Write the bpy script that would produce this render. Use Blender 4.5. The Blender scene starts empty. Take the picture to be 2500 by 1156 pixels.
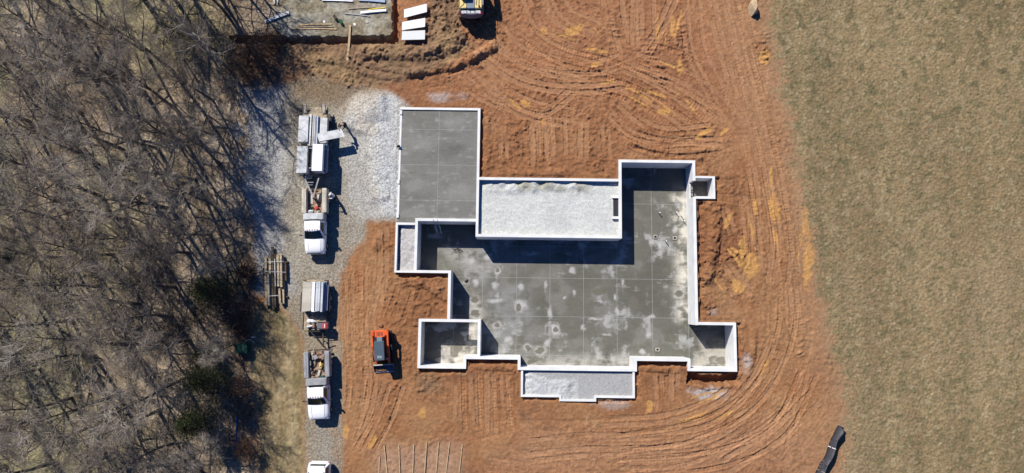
import bpy, math, random
import numpy as np
from mathutils import Vector, Matrix
random.seed(7)
sc = bpy.context.scene
COL = sc.collection
R_ = math.radians

# ------------------------------------------------------------------ camera
FPX, CAM_H, TILT, YAW = 1560.0, 62.0, R_(6.2), 0.0125
cam_d = bpy.data.cameras.new('camera')
cam = bpy.data.objects.new('camera', cam_d)
COL.objects.link(cam)
cam.location = (0, 0, CAM_H)
cam.rotation_euler = (TILT, 0, YAW)
cam_d.sensor_width = 36.0
cam_d.lens = 36.0 * FPX / 2500.0
cam_d.clip_end = 2000
sc.camera = cam
sc.render.resolution_x, sc.render.resolution_y = 1024, 473

# ------------------------------------------------------------------ light
SUN = Vector((0.67, -0.955, -1.0)).normalized()
sun_d = bpy.data.lights.new('sun', 'SUN')
sun_d.energy = 5.0
sun_d.angle = R_(0.5)
sun_d.color = (1.0, 0.955, 0.89)
sun = bpy.data.objects.new('sun', sun_d)
sun.rotation_euler = SUN.to_track_quat('-Z', 'Y').to_euler()
sun.location = (-20, 30, 60)
COL.objects.link(sun)
w = bpy.data.worlds.new('World')
sc.world = w
w.use_nodes = True
nt = w.node_tree
bg = nt.nodes['Background']
sky = nt.nodes.new('ShaderNodeTexSky')
sky.sky_type = 'NISHITA'
sky.sun_disc = False
sky.dust_density = 0.2
sky.ozone_density = 8.0
sky.sun_elevation = math.asin(-SUN.z)
sky.sun_rotation = math.atan2(-SUN.x, -SUN.y)
tnt = nt.nodes.new('ShaderNodeVectorMath')
tnt.operation = 'MULTIPLY'
tnt.inputs[1].default_value = (0.54, 0.86, 1.32)
nt.links.new(sky.outputs[0], tnt.inputs[0])
nt.links.new(tnt.outputs[0], bg.inputs[0])
bg.inputs[1].default_value = 0.05
sc.view_settings.view_transform = 'Standard'
sc.view_settings.look = 'None'
sc.view_settings.exposure = 0.30
sc.view_settings.gamma = 1.0
sc.cycles.diffuse_bounces = 1

# ------------------------------------------------------------------ helpers
_c, _s = math.cos(TILT), math.sin(TILT)
_rx = np.array([[1, 0, 0], [0, _c, -_s], [0, _s, _c]])
_c, _s = math.cos(YAW), math.sin(YAW)
_R = np.array([[_c, -_s, 0], [_s, _c, 0], [0, 0, 1]]) @ _rx


def U(px, py, z=0.0):
    """survey point of the photograph -> plan coordinates in metres at height z"""
    d = _R @ np.array([(px - 1250) / FPX, -(py - 578) / FPX, -1.0])
    t = (z - CAM_H) / d[2]
    return float(d[0] * t), float(d[1] * t)


def UL(pts, z=0.0):
    return [U(a, b, z) for a, b in pts]


def material(name, rgb, rough=0.8, metal=0.0, var=0.12, scale=3.0, bump=0.0, bscale=20.0, spec=0.3, tint=None, attr=None, speck=0.0, sscale=12.0, coat=0.0):
    m = bpy.data.materials.new(name)
    m.use_nodes = True
    t = m.node_tree
    b = t.nodes['Principled BSDF']
    b.inputs['Roughness'].default_value = rough
    b.inputs['Metallic'].default_value = metal
    b.inputs['Specular IOR Level'].default_value = spec
    b.inputs['Coat Weight'].default_value = coat
    tc = t.nodes.new('ShaderNodeTexCoord')
    n = t.nodes.new('ShaderNodeTexNoise')
    n.inputs['Scale'].default_value = scale
    n.inputs['Detail'].default_value = 6
    n.inputs['Roughness'].default_value = 0.65
    t.links.new(tc.outputs['Object'], n.inputs['Vector'])
    mr = t.nodes.new('ShaderNodeMapRange')
    mr.inputs['From Min'].default_value = 0.3
    mr.inputs['From Max'].default_value = 0.7
    mr.inputs['To Min'].default_value = 1 - var
    mr.inputs['To Max'].default_value = 1 + var
    t.links.new(n.outputs['Fac'], mr.inputs['Value'])
    val = mr.outputs[0]
    if speck:
        v = t.nodes.new('ShaderNodeTexVoronoi')
        v.inputs['Scale'].default_value = sscale
        t.links.new(tc.outputs['Object'], v.inputs['Vector'])
        sp = t.nodes.new('ShaderNodeSeparateColor')
        t.links.new(v.outputs['Color'], sp.inputs[0])
        m2 = t.nodes.new('ShaderNodeMapRange')
        m2.inputs['To Min'].default_value = 1 - speck
        m2.inputs['To Max'].default_value = 1 + speck * 0.6
        t.links.new(sp.outputs[0], m2.inputs['Value'])
        mm = t.nodes.new('ShaderNodeMath')
        mm.operation = 'MULTIPLY'
        t.links.new(val, mm.inputs[0])
        t.links.new(m2.outputs[0], mm.inputs[1])
        val = mm.outputs[0]
    mx = t.nodes.new('ShaderNodeVectorMath')
    mx.operation = 'SCALE'
    if attr:
        at = t.nodes.new('ShaderNodeAttribute')
        at.attribute_name = attr
        t.links.new(at.outputs['Color'], mx.inputs[0])
    elif tint is not None:
        mc = t.nodes.new('ShaderNodeMix')
        mc.data_type = 'RGBA'
        mc.inputs['A'].default_value = (*rgb, 1)
        mc.inputs['B'].default_value = (*tint, 1)
        n2 = t.nodes.new('ShaderNodeTexNoise')
        n2.inputs['Scale'].default_value = scale * 0.6
        n2.inputs['Detail'].default_value = 5
        t.links.new(tc.outputs['Object'], n2.inputs['Vector'])
        m3 = t.nodes.new('ShaderNodeMapRange')
        m3.inputs['From Min'].default_value = 0.42
        m3.inputs['From Max'].default_value = 0.62
        t.links.new(n2.outputs['Fac'], m3.inputs['Value'])
        t.links.new(m3.outputs[0], mc.inputs['Factor'])
        t.links.new(mc.outputs['Result'], mx.inputs[0])
    else:
        mx.inputs[0].default_value = rgb
    t.links.new(val, mx.inputs['Scale'])
    t.links.new(mx.outputs[0], b.inputs['Base Color'])
    if bump:
        n3 = t.nodes.new('ShaderNodeTexNoise')
        n3.inputs['Scale'].default_value = bscale
        n3.inputs['Detail'].default_value = 5
        n3.inputs['Roughness'].default_value = 0.68
        t.links.new(tc.outputs['Object'], n3.inputs['Vector'])
        bp = t.nodes.new('ShaderNodeBump')
        bp.inputs['Strength'].default_value = 0.8
        bp.inputs['Distance'].default_value = bump
        t.links.new(n3.outputs['Fac'], bp.inputs['Height'])
        t.links.new(bp.outputs[0], b.inputs['Normal'])
    return m


M = dict(
    soil=material('soil', (.3, .12, .05), 0.95, var=.20, scale=3.5, bump=.11, bscale=3.2, spec=.05, attr='Col'),
    grass=material('dry_grass', (.2, .18, .1), 0.95, var=.34, scale=4.5, bump=.10, bscale=5, spec=.03, attr='Col'),
    litter=material('leaf_litter', (.2, .16, .1), 0.95, var=.42, scale=5, bump=.05, bscale=8, spec=.05, attr='Col', speck=.4, sscale=9),
    gravel=material('gravel', (.4, .4, .38), 0.9, var=.22, scale=4, bump=.07, bscale=5, spec=.1, attr='Col', speck=.42, sscale=11),
    crushed=material('crushed_stone', (.4, .4, .38), 0.9, var=.10, scale=4, bump=.02, bscale=9, spec=.1, attr='Col', speck=.18, sscale=12),
    slab=material('slab_concrete', (.15, .15, .14), 0.62, var=.10, scale=5, spec=.25, attr='Col'),
    concrete=material('wall_concrete', (.77, .77, .755), 0.8, var=.04, scale=1.6, spec=.2, tint=(.69, .69, .675)),
    concrete_warm=material('weathered_concrete', (.60, .57, .52), 0.85, var=.10, scale=2.5, bump=.004, bscale=8, spec=.2, tint=(.5, .47, .42)),
    joint=material('joint_dust', (.34, .34, .32), 0.9, var=.2, scale=2),
    white=material('white_paint', (.90, .90, .90), 0.32, var=.02, spec=.5, coat=.4),
    glass=material('window_glass', (.012, .022, .022), 0.08, var=.3, scale=2, spec=.6),
    black=material('black_rubber', (.018, .018, .02), 0.75, var=.2),
    plast=material('dark_plastic', (.03, .03, .035), 0.5, var=.2),
    steel=material('grey_steel', (.22, .22, .23), 0.5, metal=.5, var=.2),
    dsteel=material('dark_steel', (.05, .048, .045), 0.6, metal=.3, var=.3, tint=(.10, .07, .05)),
    chrome=material('bright_metal', (.6, .6, .62), 0.25, metal=.9, var=.05),
    amber=material('amber_lens', (.5, .16, .02), 0.3, var=.05),
    lamp=material('lamp_lens', (.75, .77, .8), 0.15, var=.05),
    red=material('red_paint', (.55, .05, .04), 0.45, var=.1),
    cream=material('cream_paint', (.56, .51, .42), 0.5, var=.12, tint=(.45, .40, .32)),
    greyp=material('grey_paint', (.33, .33, .34), 0.5, var=.12, tint=(.26, .26, .27)),
    rustb=material('rusty_bed', (.28, .16, .10), 0.9, var=.3, tint=(.35, .26, .2)),
    galv=material('galvanised_sheet', (.56, .57, .58), 0.55, metal=.15, var=.10, tint=(.40, .41, .42)),
    alu=material('form_aluminium', (.62, .64, .66), 0.5, metal=.15, var=.08, tint=(.48, .5, .53)),
    alub=material('form_panel_blue_grey', (.22, .28, .36), 0.5, metal=.2, var=.15),
    alud=material('form_panel_dark', (.07, .10, .17), 0.5, metal=.2, var=.2),
    buff=material('buff_panel', (.54, .50, .43), 0.8, var=.12, tint=(.42, .39, .33)),
    wood=material('fresh_timber', (.50, .37, .22), 0.8, var=.16, scale=5, tint=(.42, .30, .17)),
    owood=material('weathered_timber', (.42, .34, .23), 0.9, var=.35, scale=6, tint=(.28, .23, .16)),
    dwood=material('dark_timber', (.075, .06, .045), 0.9, var=.3, scale=6),
    board=material('white_board', (.84, .84, .83), 0.6, var=.02),
    boardg=material('pale_grey_board', (.68, .69, .67), 0.6, var=.03),
    orange=material('orange_paint', (.78, .13, .035), 0.42, var=.08, tint=(.62, .11, .035)),
    slate=material('slate_roof_paint', (.07, .10, .13), 0.5, var=.12),
    yellow=material('machine_yellow', (.74, .56, .22), 0.45, var=.08),
    hazard=material('bright_yellow', (.75, .55, .03), 0.5, var=.08),
    bluegr=material('machine_blue_grey', (.17, .23, .27), 0.5, var=.1),
    graym=material('counterweight_grey', (.15, .14, .17), 0.5, var=.12),
    greenb=material('utility_green', (.015, .06, .045), 0.5, var=.15),
    green=material('green_plastic', (.01, .10, .04), 0.4, var=.1),
    bluep=material('blue_pipe_plastic', (.05, .13, .36), 0.4, var=.1),
    fabric=material('black_geotextile', (.045, .045, .055), 0.55, var=.25, scale=8),
    rock=material('tan_rock', (.58, .44, .28), 0.9, var=.2, bump=.03, bscale=5, tint=(.42, .30, .18)),
    clod=material('clay_clod', (.36, .19, .10), 0.95, var=.2, bump=.03, bscale=6),
    bark=material('bark', (.115, .098, .082), 0.9, var=.3, scale=2.5, tint=(.17, .15, .13)),
    twig2=material('twig_bark_brown', (.20, .165, .13), 0.9, var=.3, scale=1.0, tint=(.31, .26, .21)),
    twig=material('twig_bark', (.31, .265, .21), 0.9, var=.3, scale=1.0, tint=(.43, .375, .31)),
    palebark=material('pale_bark', (.36, .33, .28), 0.9, var=.25, scale=2.5),
    needles=material('cedar_foliage', (.040, .052, .018), 0.85, var=.45, scale=1.5, tint=(.055, .06, .02)),
    rust=material('dead_leaves', (.105, .05, .03), 0.9, var=.45, scale=1.5, tint=(.07, .04, .028)),
    skin=material('skin', (.45, .26, .18), 0.6, var=.05),
    dcloth=material('dark_cloth', (.03, .03, .035), 0.9, var=.2),
    jeans=material('dark_denim', (.035, .045, .075), 0.9, var=.2),
    wcloth=material('white_cloth', (.75, .75, .76), 0.85, var=.06),
    brcloth=material('brown_cloth', (.09, .065, .045), 0.9, var=.2),
    hose=material('hose_green', (.03, .07, .06), 0.6, var=.1),
)


class MB:
    def __init__(s):
        s.v, s.f, s.mi, s.mats = [], [], [], []

    def _m(s, m):
        if m is None:
            m = s.mats[0] if s.mats else None
        if m not in s.mats:
            s.mats.append(m)
        return s.mats.index(m)

    def add(s, vs, fs, m=None):
        b = len(s.v)
        i = s._m(m)
        s.v += [tuple(p) for p in vs]
        s.f += [tuple(b + k for k in f) for f in fs]
        s.mi += [i] * len(fs)
        return s

    def box(s, x0, x1, y0, y1, z0, z1, m=None, ch=0.0, rot=0.0, piv=None):
        """box with chamfered vertical and top edges"""
        if ch:
            c = min(ch, (x1 - x0) / 2.2, (y1 - y0) / 2.2, (z1 - z0) / 1.5)
            def ring(i, z):
                return [(x0 + i + c, y0 + i, z), (x1 - i - c, y0 + i, z), (x1 - i, y0 + i + c, z), (x1 - i, y1 - i - c, z),
                        (x1 - i - c, y1 - i, z), (x0 + i + c, y1 - i, z), (x0 + i, y1 - i - c, z), (x0 + i, y0 + i + c, z)]
            vs = ring(0, z0) + ring(0, z1 - c) + ring(c * .7, z1)
            fs = [tuple(range(7, -1, -1)), tuple(range(16, 24))]
            for l in (0, 8):
                for k in range(8):
                    fs.append((l + k, l + (k + 1) % 8, l + 8 + (k + 1) % 8, l + 8 + k))
        else:
            vs = [(x0, y0, z0), (x1, y0, z0), (x1, y1, z0), (x0, y1, z0), (x0, y0, z1), (x1, y0, z1), (x1, y1, z1), (x0, y1, z1)]
            fs = [(3, 2, 1, 0), (4, 5, 6, 7), (0, 1, 5, 4), (1, 2, 6, 5), (2, 3, 7, 6), (3, 0, 4, 7)]
        if rot:
            px, py = piv or ((x0 + x1) / 2, (y0 + y1) / 2)
            c_, s_ = math.cos(rot), math.sin(rot)
            vs = [(px + (x - px) * c_ - (y - py) * s_, py + (x - px) * s_ + (y - py) * c_, z) for x, y, z in vs]
        return s.add(vs, fs, m)

    def bar(s, a, b, wd, th, m=None):
        a, b = Vector(a), Vector(b)
        d = (b - a).normalized()
        up = Vector((0, 0, 1)) if abs(d.z) < .95 else Vector((0, 1, 0))
        x = d.cross(up).normalized() * wd / 2
        y = x.cross(d).normalized() * th / 2
        vs = [a - x - y, a + x - y, a + x + y, a - x + y, b - x - y, b + x - y, b + x + y, b - x + y]
        return s.add(vs, [(0, 1, 2, 3), (7, 6, 5, 4), (0, 4, 5, 1), (1, 5, 6, 2), (2, 6, 7, 3), (3, 7, 4, 0)], m)

    def tube(s, pts, r, n=6, m=None, cap=True):
        pts = [Vector(p) for p in pts]
        rs = r if isinstance(r, (list, tuple)) else [r] * len(pts)
        vs, fs = [], []
        pu = None
        for i, p in enumerate(pts):
            d = (pts[min(i + 1, len(pts) - 1)] - pts[max(i - 1, 0)])
            d = d.normalized() if d.length > 1e-9 else Vector((0, 0, 1))
            if pu is None:
                up = Vector((0, 0, 1)) if abs(d.z) < .9 else Vector((1, 0, 0))
                pu = d.cross(up).normalized()
            pu = (pu - d * pu.dot(d)).normalized()
            q = d.cross(pu)
            for k in range(n):
                a = 2 * math.pi * k / n
                vs.append(p + (pu * math.cos(a) + q * math.sin(a)) * rs[i])
        for i in range(len(pts) - 1):
            for k in range(n):
                fs.append((i * n + k, i * n + (k + 1) % n, (i + 1) * n + (k + 1) % n, (i + 1) * n + k))
        if cap:
            fs.append(tuple(range(n - 1, -1, -1)))
            fs.append(tuple((len(pts) - 1) * n + k for k in range(n)))
        return s.add(vs, fs, m)

    def loft(s, rings, m=None, cap=True):
        n = len(rings[0])
        vs = [p for r in rings for p in r]
        fs = []
        for i in range(len(rings) - 1):
            for k in range(n):
                fs.append((i * n + k, i * n + (k + 1) % n, (i + 1) * n + (k + 1) % n, (i + 1) * n + k))
        if cap:
            fs.append(tuple(range(n - 1, -1, -1)))
            fs.append(tuple((len(rings) - 1) * n + k for k in range(n)))
        return s.add(vs, fs, m)

    def build(s, name, m=None, parent=None, smooth=False):
        me = bpy.data.meshes.new(name)
        me.from_pydata(s.v, [], s.f)
        if m is not None and (not s.mats or s.mats == [None]):
            me.materials.append(m)
        else:
            for q in s.mats:
                me.materials.append(q if q is not None else m)
            me.polygons.foreach_set('material_index', s.mi)
        if smooth:
            me.polygons.foreach_set('use_smooth', [True] * len(s.f))
        me.update()
        import bmesh
        if len(s.f) < 6000:
            bm = bmesh.new()
            bm.from_mesh(me)
            bmesh.ops.recalc_face_normals(bm, faces=bm.faces)
            bm.to_mesh(me)
            bm.free()
        o = bpy.data.objects.new(name, me)
        COL.objects.link(o)
        if parent:
            o.parent = parent
        return o


def tag(o, label=None, cat=None, group=None, kind=None):
    for k, v in (('label', label), ('category', cat), ('group', group), ('kind', kind)):
        if v:
            o[k] = v
    return o


def thing(name, label, cat, loc=(0, 0, 0), rz=0.0, group=None):
    o = bpy.data.objects.new(name, None)
    COL.objects.link(o)
    o.location = loc
    o.rotation_euler = (0, 0, rz)
    return tag(o, label, cat, group)


def copy_tree(o, parent=None):
    c = o.copy()
    COL.objects.link(c)
    c.parent = parent
    for ch in [q for q in bpy.data.objects if q.parent == o]:
        copy_tree(ch, c)
    return c


def bx(x0, x1, y0, y1, z0, z1, ch=0.0, m=None):
    return MB().box(x0, x1, y0, y1, z0, z1, m, ch)


# ------------------------------------------------------------------ numpy noise
_rng = np.random.RandomState(11)
_tab = _rng.rand(64, 256, 256).astype(np.float32)


def vn(x, y, seed=0):
    t = _tab[seed % 64]
    xi, yi = np.floor(x), np.floor(y)
    fx, fy = x - xi, y - yi
    xi, yi = xi.astype(np.int64), yi.astype(np.int64)
    fx = fx * fx * (3 - 2 * fx)
    fy = fy * fy * (3 - 2 * fy)
    a, b = t[yi & 255, xi & 255], t[yi & 255, (xi + 1) & 255]
    c, d = t[(yi + 1) & 255, xi & 255], t[(yi + 1) & 255, (xi + 1) & 255]
    return ((a * (1 - fx) + b * fx) * (1 - fy) + (c * (1 - fx) + d * fx) * fy) * 2 - 1


def fbm(x, y, sc_, oct=4, seed=0, g=0.5):
    r, a, n = 0, 1.0, 0
    for k in range(oct):
        th = 0.7 * k + seed
        X2, Y2 = x * math.cos(th) - y * math.sin(th), x * math.sin(th) + y * math.cos(th)
        r = r + a * vn(X2 * 2 ** k / sc_ + 17.3 * k, Y2 * 2 ** k / sc_ + 5.1 * k, seed + k)
        n += a
        a *= g
    return r / n


def worley(x, y, cell, seed=0):
    x, y = x / cell, y / cell
    xi, yi = np.floor(x).astype(np.int64), np.floor(y).astype(np.int64)
    best = np.full(x.shape, 9.0)
    size = np.zeros(x.shape)
    for dx in (-1, 0, 1):
        for dy in (-1, 0, 1):
            cx, cy = xi + dx, yi + dy
            jx, jy = _tab[seed % 64][cy & 255, cx & 255], _tab[(seed + 1) % 64][cy & 255, cx & 255]
            d = np.hypot(cx + jx - x, cy + jy - y)
            m = d < best
            best = np.where(m, d, best)
            size = np.where(m, _tab[(seed + 2) % 64][cy & 255, cx & 255], size)
    return best, size


def pip(X, Y, poly):
    ins = np.zeros(X.shape, bool)
    n = len(poly)
    for i in range(n):
        x0, y0 = poly[i]
        x1, y1 = poly[(i + 1) % n]
        if y0 == y1:
            continue
        c = ((y0 > Y) != (y1 > Y)) & (X < (x1 - x0) * (Y - y0) / (y1 - y0) + x0)
        ins ^= c
    return ins


def blur(a, r):
    if r < 1:
        return a.astype(np.float32)
    a = a.astype(np.float64)
    for ax in (0, 1):
        for _ in range(2):
            p = np.concatenate([np.repeat(np.take(a, [0], ax), r + 1, ax), a, np.repeat(np.take(a, [-1], ax), r, ax)], ax)
            c = np.cumsum(p, ax)
            n = a.shape[ax]
            a = (np.take(c, range(2 * r + 1, 2 * r + 1 + n), ax) - np.take(c, range(0, n), ax)) / (2 * r + 1)
    return a.astype(np.float32)


def smooth(e0, e1, x):
    t = np.clip((x - e0) / (e1 - e0), 0, 1)
    return t * t * (3 - 2 * t)


def mixc(A, B, m):
    m = m[..., None]
    return A * (1 - m) + np.array(B) * m


def spline(pts, step=0.15):
    P = [np.array(p, float) for p in pts]
    P = [2 * P[0] - P[1]] + P + [2 * P[-1] - P[-2]]
    out = []
    for i in range(1, len(P) - 2):
        n = max(2, int(np.linalg.norm(P[i + 1] - P[i]) / step))
        for k in range(n):
            t = k / n
            a, b, c, d = P[i - 1], P[i], P[i + 1], P[i + 2]
            out.append(.5 * ((2 * b) + (c - a) * t + (2 * a - 5 * b + 4 * c - d) * t * t + (3 * b - a - 3 * c + d) * t ** 3))
    out.append(P[-2])
    return np.array(out)


def grid_mesh(name, X, Y, Z, C, m, fmask=None, parent=None, thick=None):
    ny, nx = X.shape
    idx = np.arange(nx * ny).reshape(ny, nx)
    q = np.stack([idx[:-1, :-1], idx[:-1, 1:], idx[1:, 1:], idx[1:, :-1]], -1)
    if fmask is not None:
        q = q[fmask]
    q = q.reshape(-1, 4)
    used, inv = np.unique(q, return_inverse=True)
    q = inv.reshape(-1, 4)
    co = np.stack([X.ravel()[used], Y.ravel()[used], Z.ravel()[used]], -1).astype(np.float32)
    me = bpy.data.meshes.new(name)
    me.vertices.add(len(co))
    me.vertices.foreach_set('co', co.ravel())
    me.loops.add(q.size)
    me.loops.foreach_set('vertex_index', q.ravel().astype(np.int32))
    me.polygons.add(len(q))
    me.polygons.foreach_set('loop_start', np.arange(0, q.size, 4, dtype=np.int32))
    me.polygons.foreach_set('use_smooth', np.ones(len(q), bool))
    me.update(calc_edges=True)
    me.validate()
    ca = me.color_attributes.new('Col', 'FLOAT_COLOR', 'POINT')
    cc = np.ones((len(co), 4), np.float32)
    cc[:, :3] = np.clip(C.reshape(-1, 3)[used], 0.005, 0.95)
    ca.data.foreach_set('color', cc.ravel())
    me.materials.append(m)
    o = bpy.data.objects.new(name, me)
    COL.objects.link(o)
    if parent:
        o.parent = parent
    return o


# ------------------------------------------------------------------ plan of the foundation (metres)
T = .27
ZW, ZF = .25, -2.25
WALLS = [  # x0 x1 y0 y1 zb zt label
    # garage
    (-11.35, -3.38, 19.27, 19.5, -.6, ZW, 'garage_wall'),
    (-3.63, -3.38, 6.65, 19.5, -2.5, ZW, 'garage_wall'),
    (-11.35, -11.17, 8.4, 19.5, -.6, .15, 'garage_wall'),
    (-11.42, -9.53, 7.73, 7.95, -.8, ZW, 'garage_wall'),
    # crawl space
    (-3.38, 10.33, 12.28, 12.53, -.9, ZW, 'crawl_space_wall'),
    (-3.63, 10.6, 6.65, 6.92, -2.5, ZW, 'retaining_wall'),
    (9.70, 10.33, 8.58, 8.83, -.9, .12, 'shaft_wall'),
    (9.62, 9.82, 8.58, 10.85, -.9, -.17, 'shaft_wall'),
    (9.70, 10.33, 10.66, 10.85, -.9, .02, 'shaft_wall'),
    # right hand wing
    (10.33, 10.6, 6.65, 14.47, -2.5, ZW, 'basement_wall'),
    (10.33, 17.86, 14.2, 14.47, -2.5, ZW, 'basement_wall'),
    (17.58, 17.86, -1.6, 10.85, -2.5, ZW, 'basement_wall'),
    (17.58, 17.86, 10.85, 12.45, -2.5, -.95, 'basement_wall'),
    (17.58, 17.86, 12.45, 14.47, -2.5, ZW, 'basement_wall'),
    (17.86, 21.48, -1.58, -1.31, -2.5, ZW, 'basement_wall'),
    (21.21, 21.48, -5.95, -1.31, -2.5, ZW, 'basement_wall'),
    (16.78, 21.48, -5.95, -5.68, -2.5, ZW, 'basement_wall'),
    (16.78, 17.05, -5.95, -4.78, -2.5, ZW, 'basement_wall'),
    (11.68, 17.05, -5.05, -4.78, -2.5, ZW, 'basement_wall'),
    (11.68, 11.95, -6.05, -4.78, -2.5, ZW, 'basement_wall'),
    (.61, 11.95, -6.05, -5.78, -2.5, ZW, 'basement_wall'),
    (.61, .88, -6.05, -4.8, -2.5, ZW, 'basement_wall'),
    (-4.57, .88, -5.08, -4.8, -2.5, ZW, 'basement_wall'),
    (-4.57, -4.3, -6.0, -4.8, -2.5, ZW, 'basement_wall'),
    (-8.93, -4.3, -6.0, -5.73, -2.5, ZW, 'basement_wall'),
    (-8.93, -8.66, -6.0, -1.33, -2.5, ZW, 'basement_wall'),
    (-8.93, -5.93, -1.6, -1.33, -2.5, ZW, 'basement_wall'),
    (-5.93, -3.26, -1.6, -1.33, -.1, ZW, 'basement_wall'),
    (-3.26, -2.98, -5.08, -1.33, -2.5, ZW, 'basement_wall'),
    (-6.2, -5.93, -1.33, 3.33, -2.5, ZW, 'basement_wall'),
    (-9.53, -5.93, 3.07, 3.33, -2.5, ZW, 'basement_wall'),
    (-9.53, -9.27, 3.07, 8.4, -2.5, ZW, 'basement_wall'),
    (-9.53, -3.63, 8.13, 8.4, -2.5, ZW, 'basement_wall'),
    # small side bay
    (-11.42, -11.22, 3.07, 7.73, -.8, ZW, 'side_bay_wall'),
    (-11.22, -9.53, 3.07, 3.27, -.8, ZW, 'side_bay_wall'),
    # porch
    (.93, 1.13, -8.55, -6.05, -.9, .18, 'porch_wall'),
    (.93, 4.79, -8.55, -8.35, -.9, .18, 'porch_wall'),
    (4.59, 4.79, -8.91, -8.35, -.9, .18, 'porch_wall'),
    (4.59, 8.08, -8.91, -8.71, -.9, .18, 'porch_wall'),
    (7.88, 8.08, -8.91, -8.35, -.9, .18, 'porch_wall'),
    (7.88, 11.75, -8.55, -8.35, -.9, .18, 'porch_wall'),
    (11.55, 11.75, -8.55, -6.05, -.9, .18, 'porch_wall'),
    # window well
    (17.86, 19.77, 12.72, 12.91, -1.6, ZW, 'window_well_wall'),
    (17.86, 19.77, 10.66, 10.9, -1.6, ZW, 'window_well_wall'),
    (19.52, 19.77, 10.66, 12.91, -1.6, ZW, 'window_well_wall'),
]
BASEMENT = [(-9.4, 8.27), (-3.5, 8.27), (-3.5, 6.78), (10.47, 6.78), (10.47, 14.33), (17.72, 14.33), (17.72, -1.45), (21.35, -1.45),
            (21.35, -5.81), (16.91, -5.81), (16.91, -4.91), (11.81, -4.91), (11.81, -5.91), (.75, -5.91), (.75, -4.94), (-4.44, -4.94),
            (-4.44, -5.86), (-8.8, -5.86), (-8.8, -1.46), (-6.06, -1.46), (-6.06, 3.2), (-9.4, 3.2)]
GARAGE = [(-11.26, 19.39), (-3.5, 19.39), (-3.5, 8.27), (-9.4, 8.27), (-9.4, 7.84), (-11.26, 7.84)]
CRAWL = [(-3.5, 12.4), (10.47, 12.4), (10.47, 6.78), (-3.5, 6.78)]
BAY = [(-11.32, 7.84), (-9.4, 7.84), (-9.4, 3.18), (-11.32, 3.18)]
PORCH = [(1.03, -5.95), (11.65, -5.95), (11.65, -8.45), (7.98, -8.45), (7.98, -8.81), (4.69, -8.81), (4.69, -8.45), (1.03, -8.45)]
WELL = [(17.72, 12.8), (19.64, 12.8), (19.64, 10.78), (17.72, 10.78)]


def rect_walls(parent):
    xs = sorted({round(v, 4) for r in WALLS for v in r[:2]})
    ys = sorted({round(v, 4) for r in WALLS for v in r[2:4]})
    cell = {}
    for x0, x1, y0, y1, zb, zt, lab in WALLS:
        for i in range(len(xs) - 1):
            if not (x0 - 1e-6 <= xs[i] and xs[i + 1] <= x1 + 1e-6):
                continue
            for j in range(len(ys) - 1):
                if y0 - 1e-6 <= ys[j] and ys[j + 1] <= y1 + 1e-6:
                    o = cell.get((i, j))
                    if o is None or zt > o[1] or (zt == o[1] and zb < o[0]):
                        cell[(i, j)] = (zb, zt, lab)
    mbs = {}
    for (i, j), (zb, zt, lab) in cell.items():
        mb = mbs.setdefault(lab, MB())
        x0, x1, y0, y1 = xs[i], xs[i + 1], ys[j], ys[j + 1]
        mb.add([(x0, y0, zt), (x1, y0, zt), (x1, y1, zt), (x0, y1, zt)], [(0, 1, 2, 3)])
        mb.add([(x0, y0, zb), (x1, y0, zb), (x1, y1, zb), (x0, y1, zb)], [(3, 2, 1, 0)])
        for di, dj, a, b in ((1, 0, (x1, y0), (x1, y1)), (-1, 0, (x0, y1), (x0, y0)), (0, 1, (x1, y1), (x0, y1)), (0, -1, (x0, y0), (x1, y0))):
            nb = cell.get((i + di, j + dj))
            iv = [(zb, zt)]
            if nb:
                iv = []
                if nb[0] > zb:
                    iv.append((zb, min(zt, nb[0])))
                if nb[1] < zt:
                    iv.append((max(zb, nb[1]), zt))
            for lo, hi in iv:
                if hi - lo > 1e-4:
                    mb.add([(a[0], a[1], lo), (b[0], b[1], lo), (b[0], b[1], hi), (a[0], a[1], hi)], [(0, 1, 2, 3)])
    for lab, mb in mbs.items():
        me = bpy.data.meshes.new(lab)
        me.from_pydata(mb.v, [], mb.f)
        me.materials.append(M['concrete'])
        o = bpy.data.objects.new(lab, me)
        COL.objects.link(o)
        o.parent = parent


# ------------------------------------------------------------------ terrain
GS = .07
gx = np.arange(-56, 56 + GS / 2, GS)
gy = np.arange(-20, 36 + GS / 2, GS)
X, Y = np.meshgrid(gx, gy)
H = np.zeros(X.shape)
WX = X + .55 * fbm(X, Y, 2.2, 4, 3)
WY = Y + .55 * fbm(X, Y, 2.2, 4, 9)
WX2 = X + .18 * fbm(X, Y, .8, 3, 13)
WY2 = Y + .18 * fbm(X, Y, .8, 3, 19)


def zone(pts, soft=2, warp=2):
    p = UL(pts)
    a = pip(WX, WY, p) if warp == 2 else (pip(WX2, WY2, p) if warp == 1 else pip(X, Y, p))
    return blur(a, soft)


forest = zone([(-2000, -900), (690, -900), (665, 60), (690, 120), (700, 190), (625, 225), (600, 290), (602, 450), (625, 600), (628, 700), (606, 790), (612, 900), (628, 1040), (640, 1300), (-2000, 1400)], 3)
field = zone([(1878, -900), (1884, 60), (1902, 180), (1928, 300), (1955, 420), (1980, 560), (2005, 720), (2030, 850), (2062, 960), (2072, 1050), (2048, 1130), (2030, 1400), (4500, 1400), (4500, -900)], 5)
pad = zone([(560, 215), (700, 205), (760, 190), (870, 205), (940, 218), (985, 240), (1000, 265), (985, 540), (930, 540), (893, 545), (880, 590), (850, 625), (836, 680), (822, 790), (838, 860), (828, 930), (840, 1060), (826, 1300), (742, 1300), (738, 1100), (746, 1000), (735, 900), (742, 830), (700, 760), (630, 720), (560, 700)], 3)
verge = zone([(600, 740), (700, 760), (738, 830), (745, 1040), (742, 1300), (600, 1300)], 3)
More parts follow.
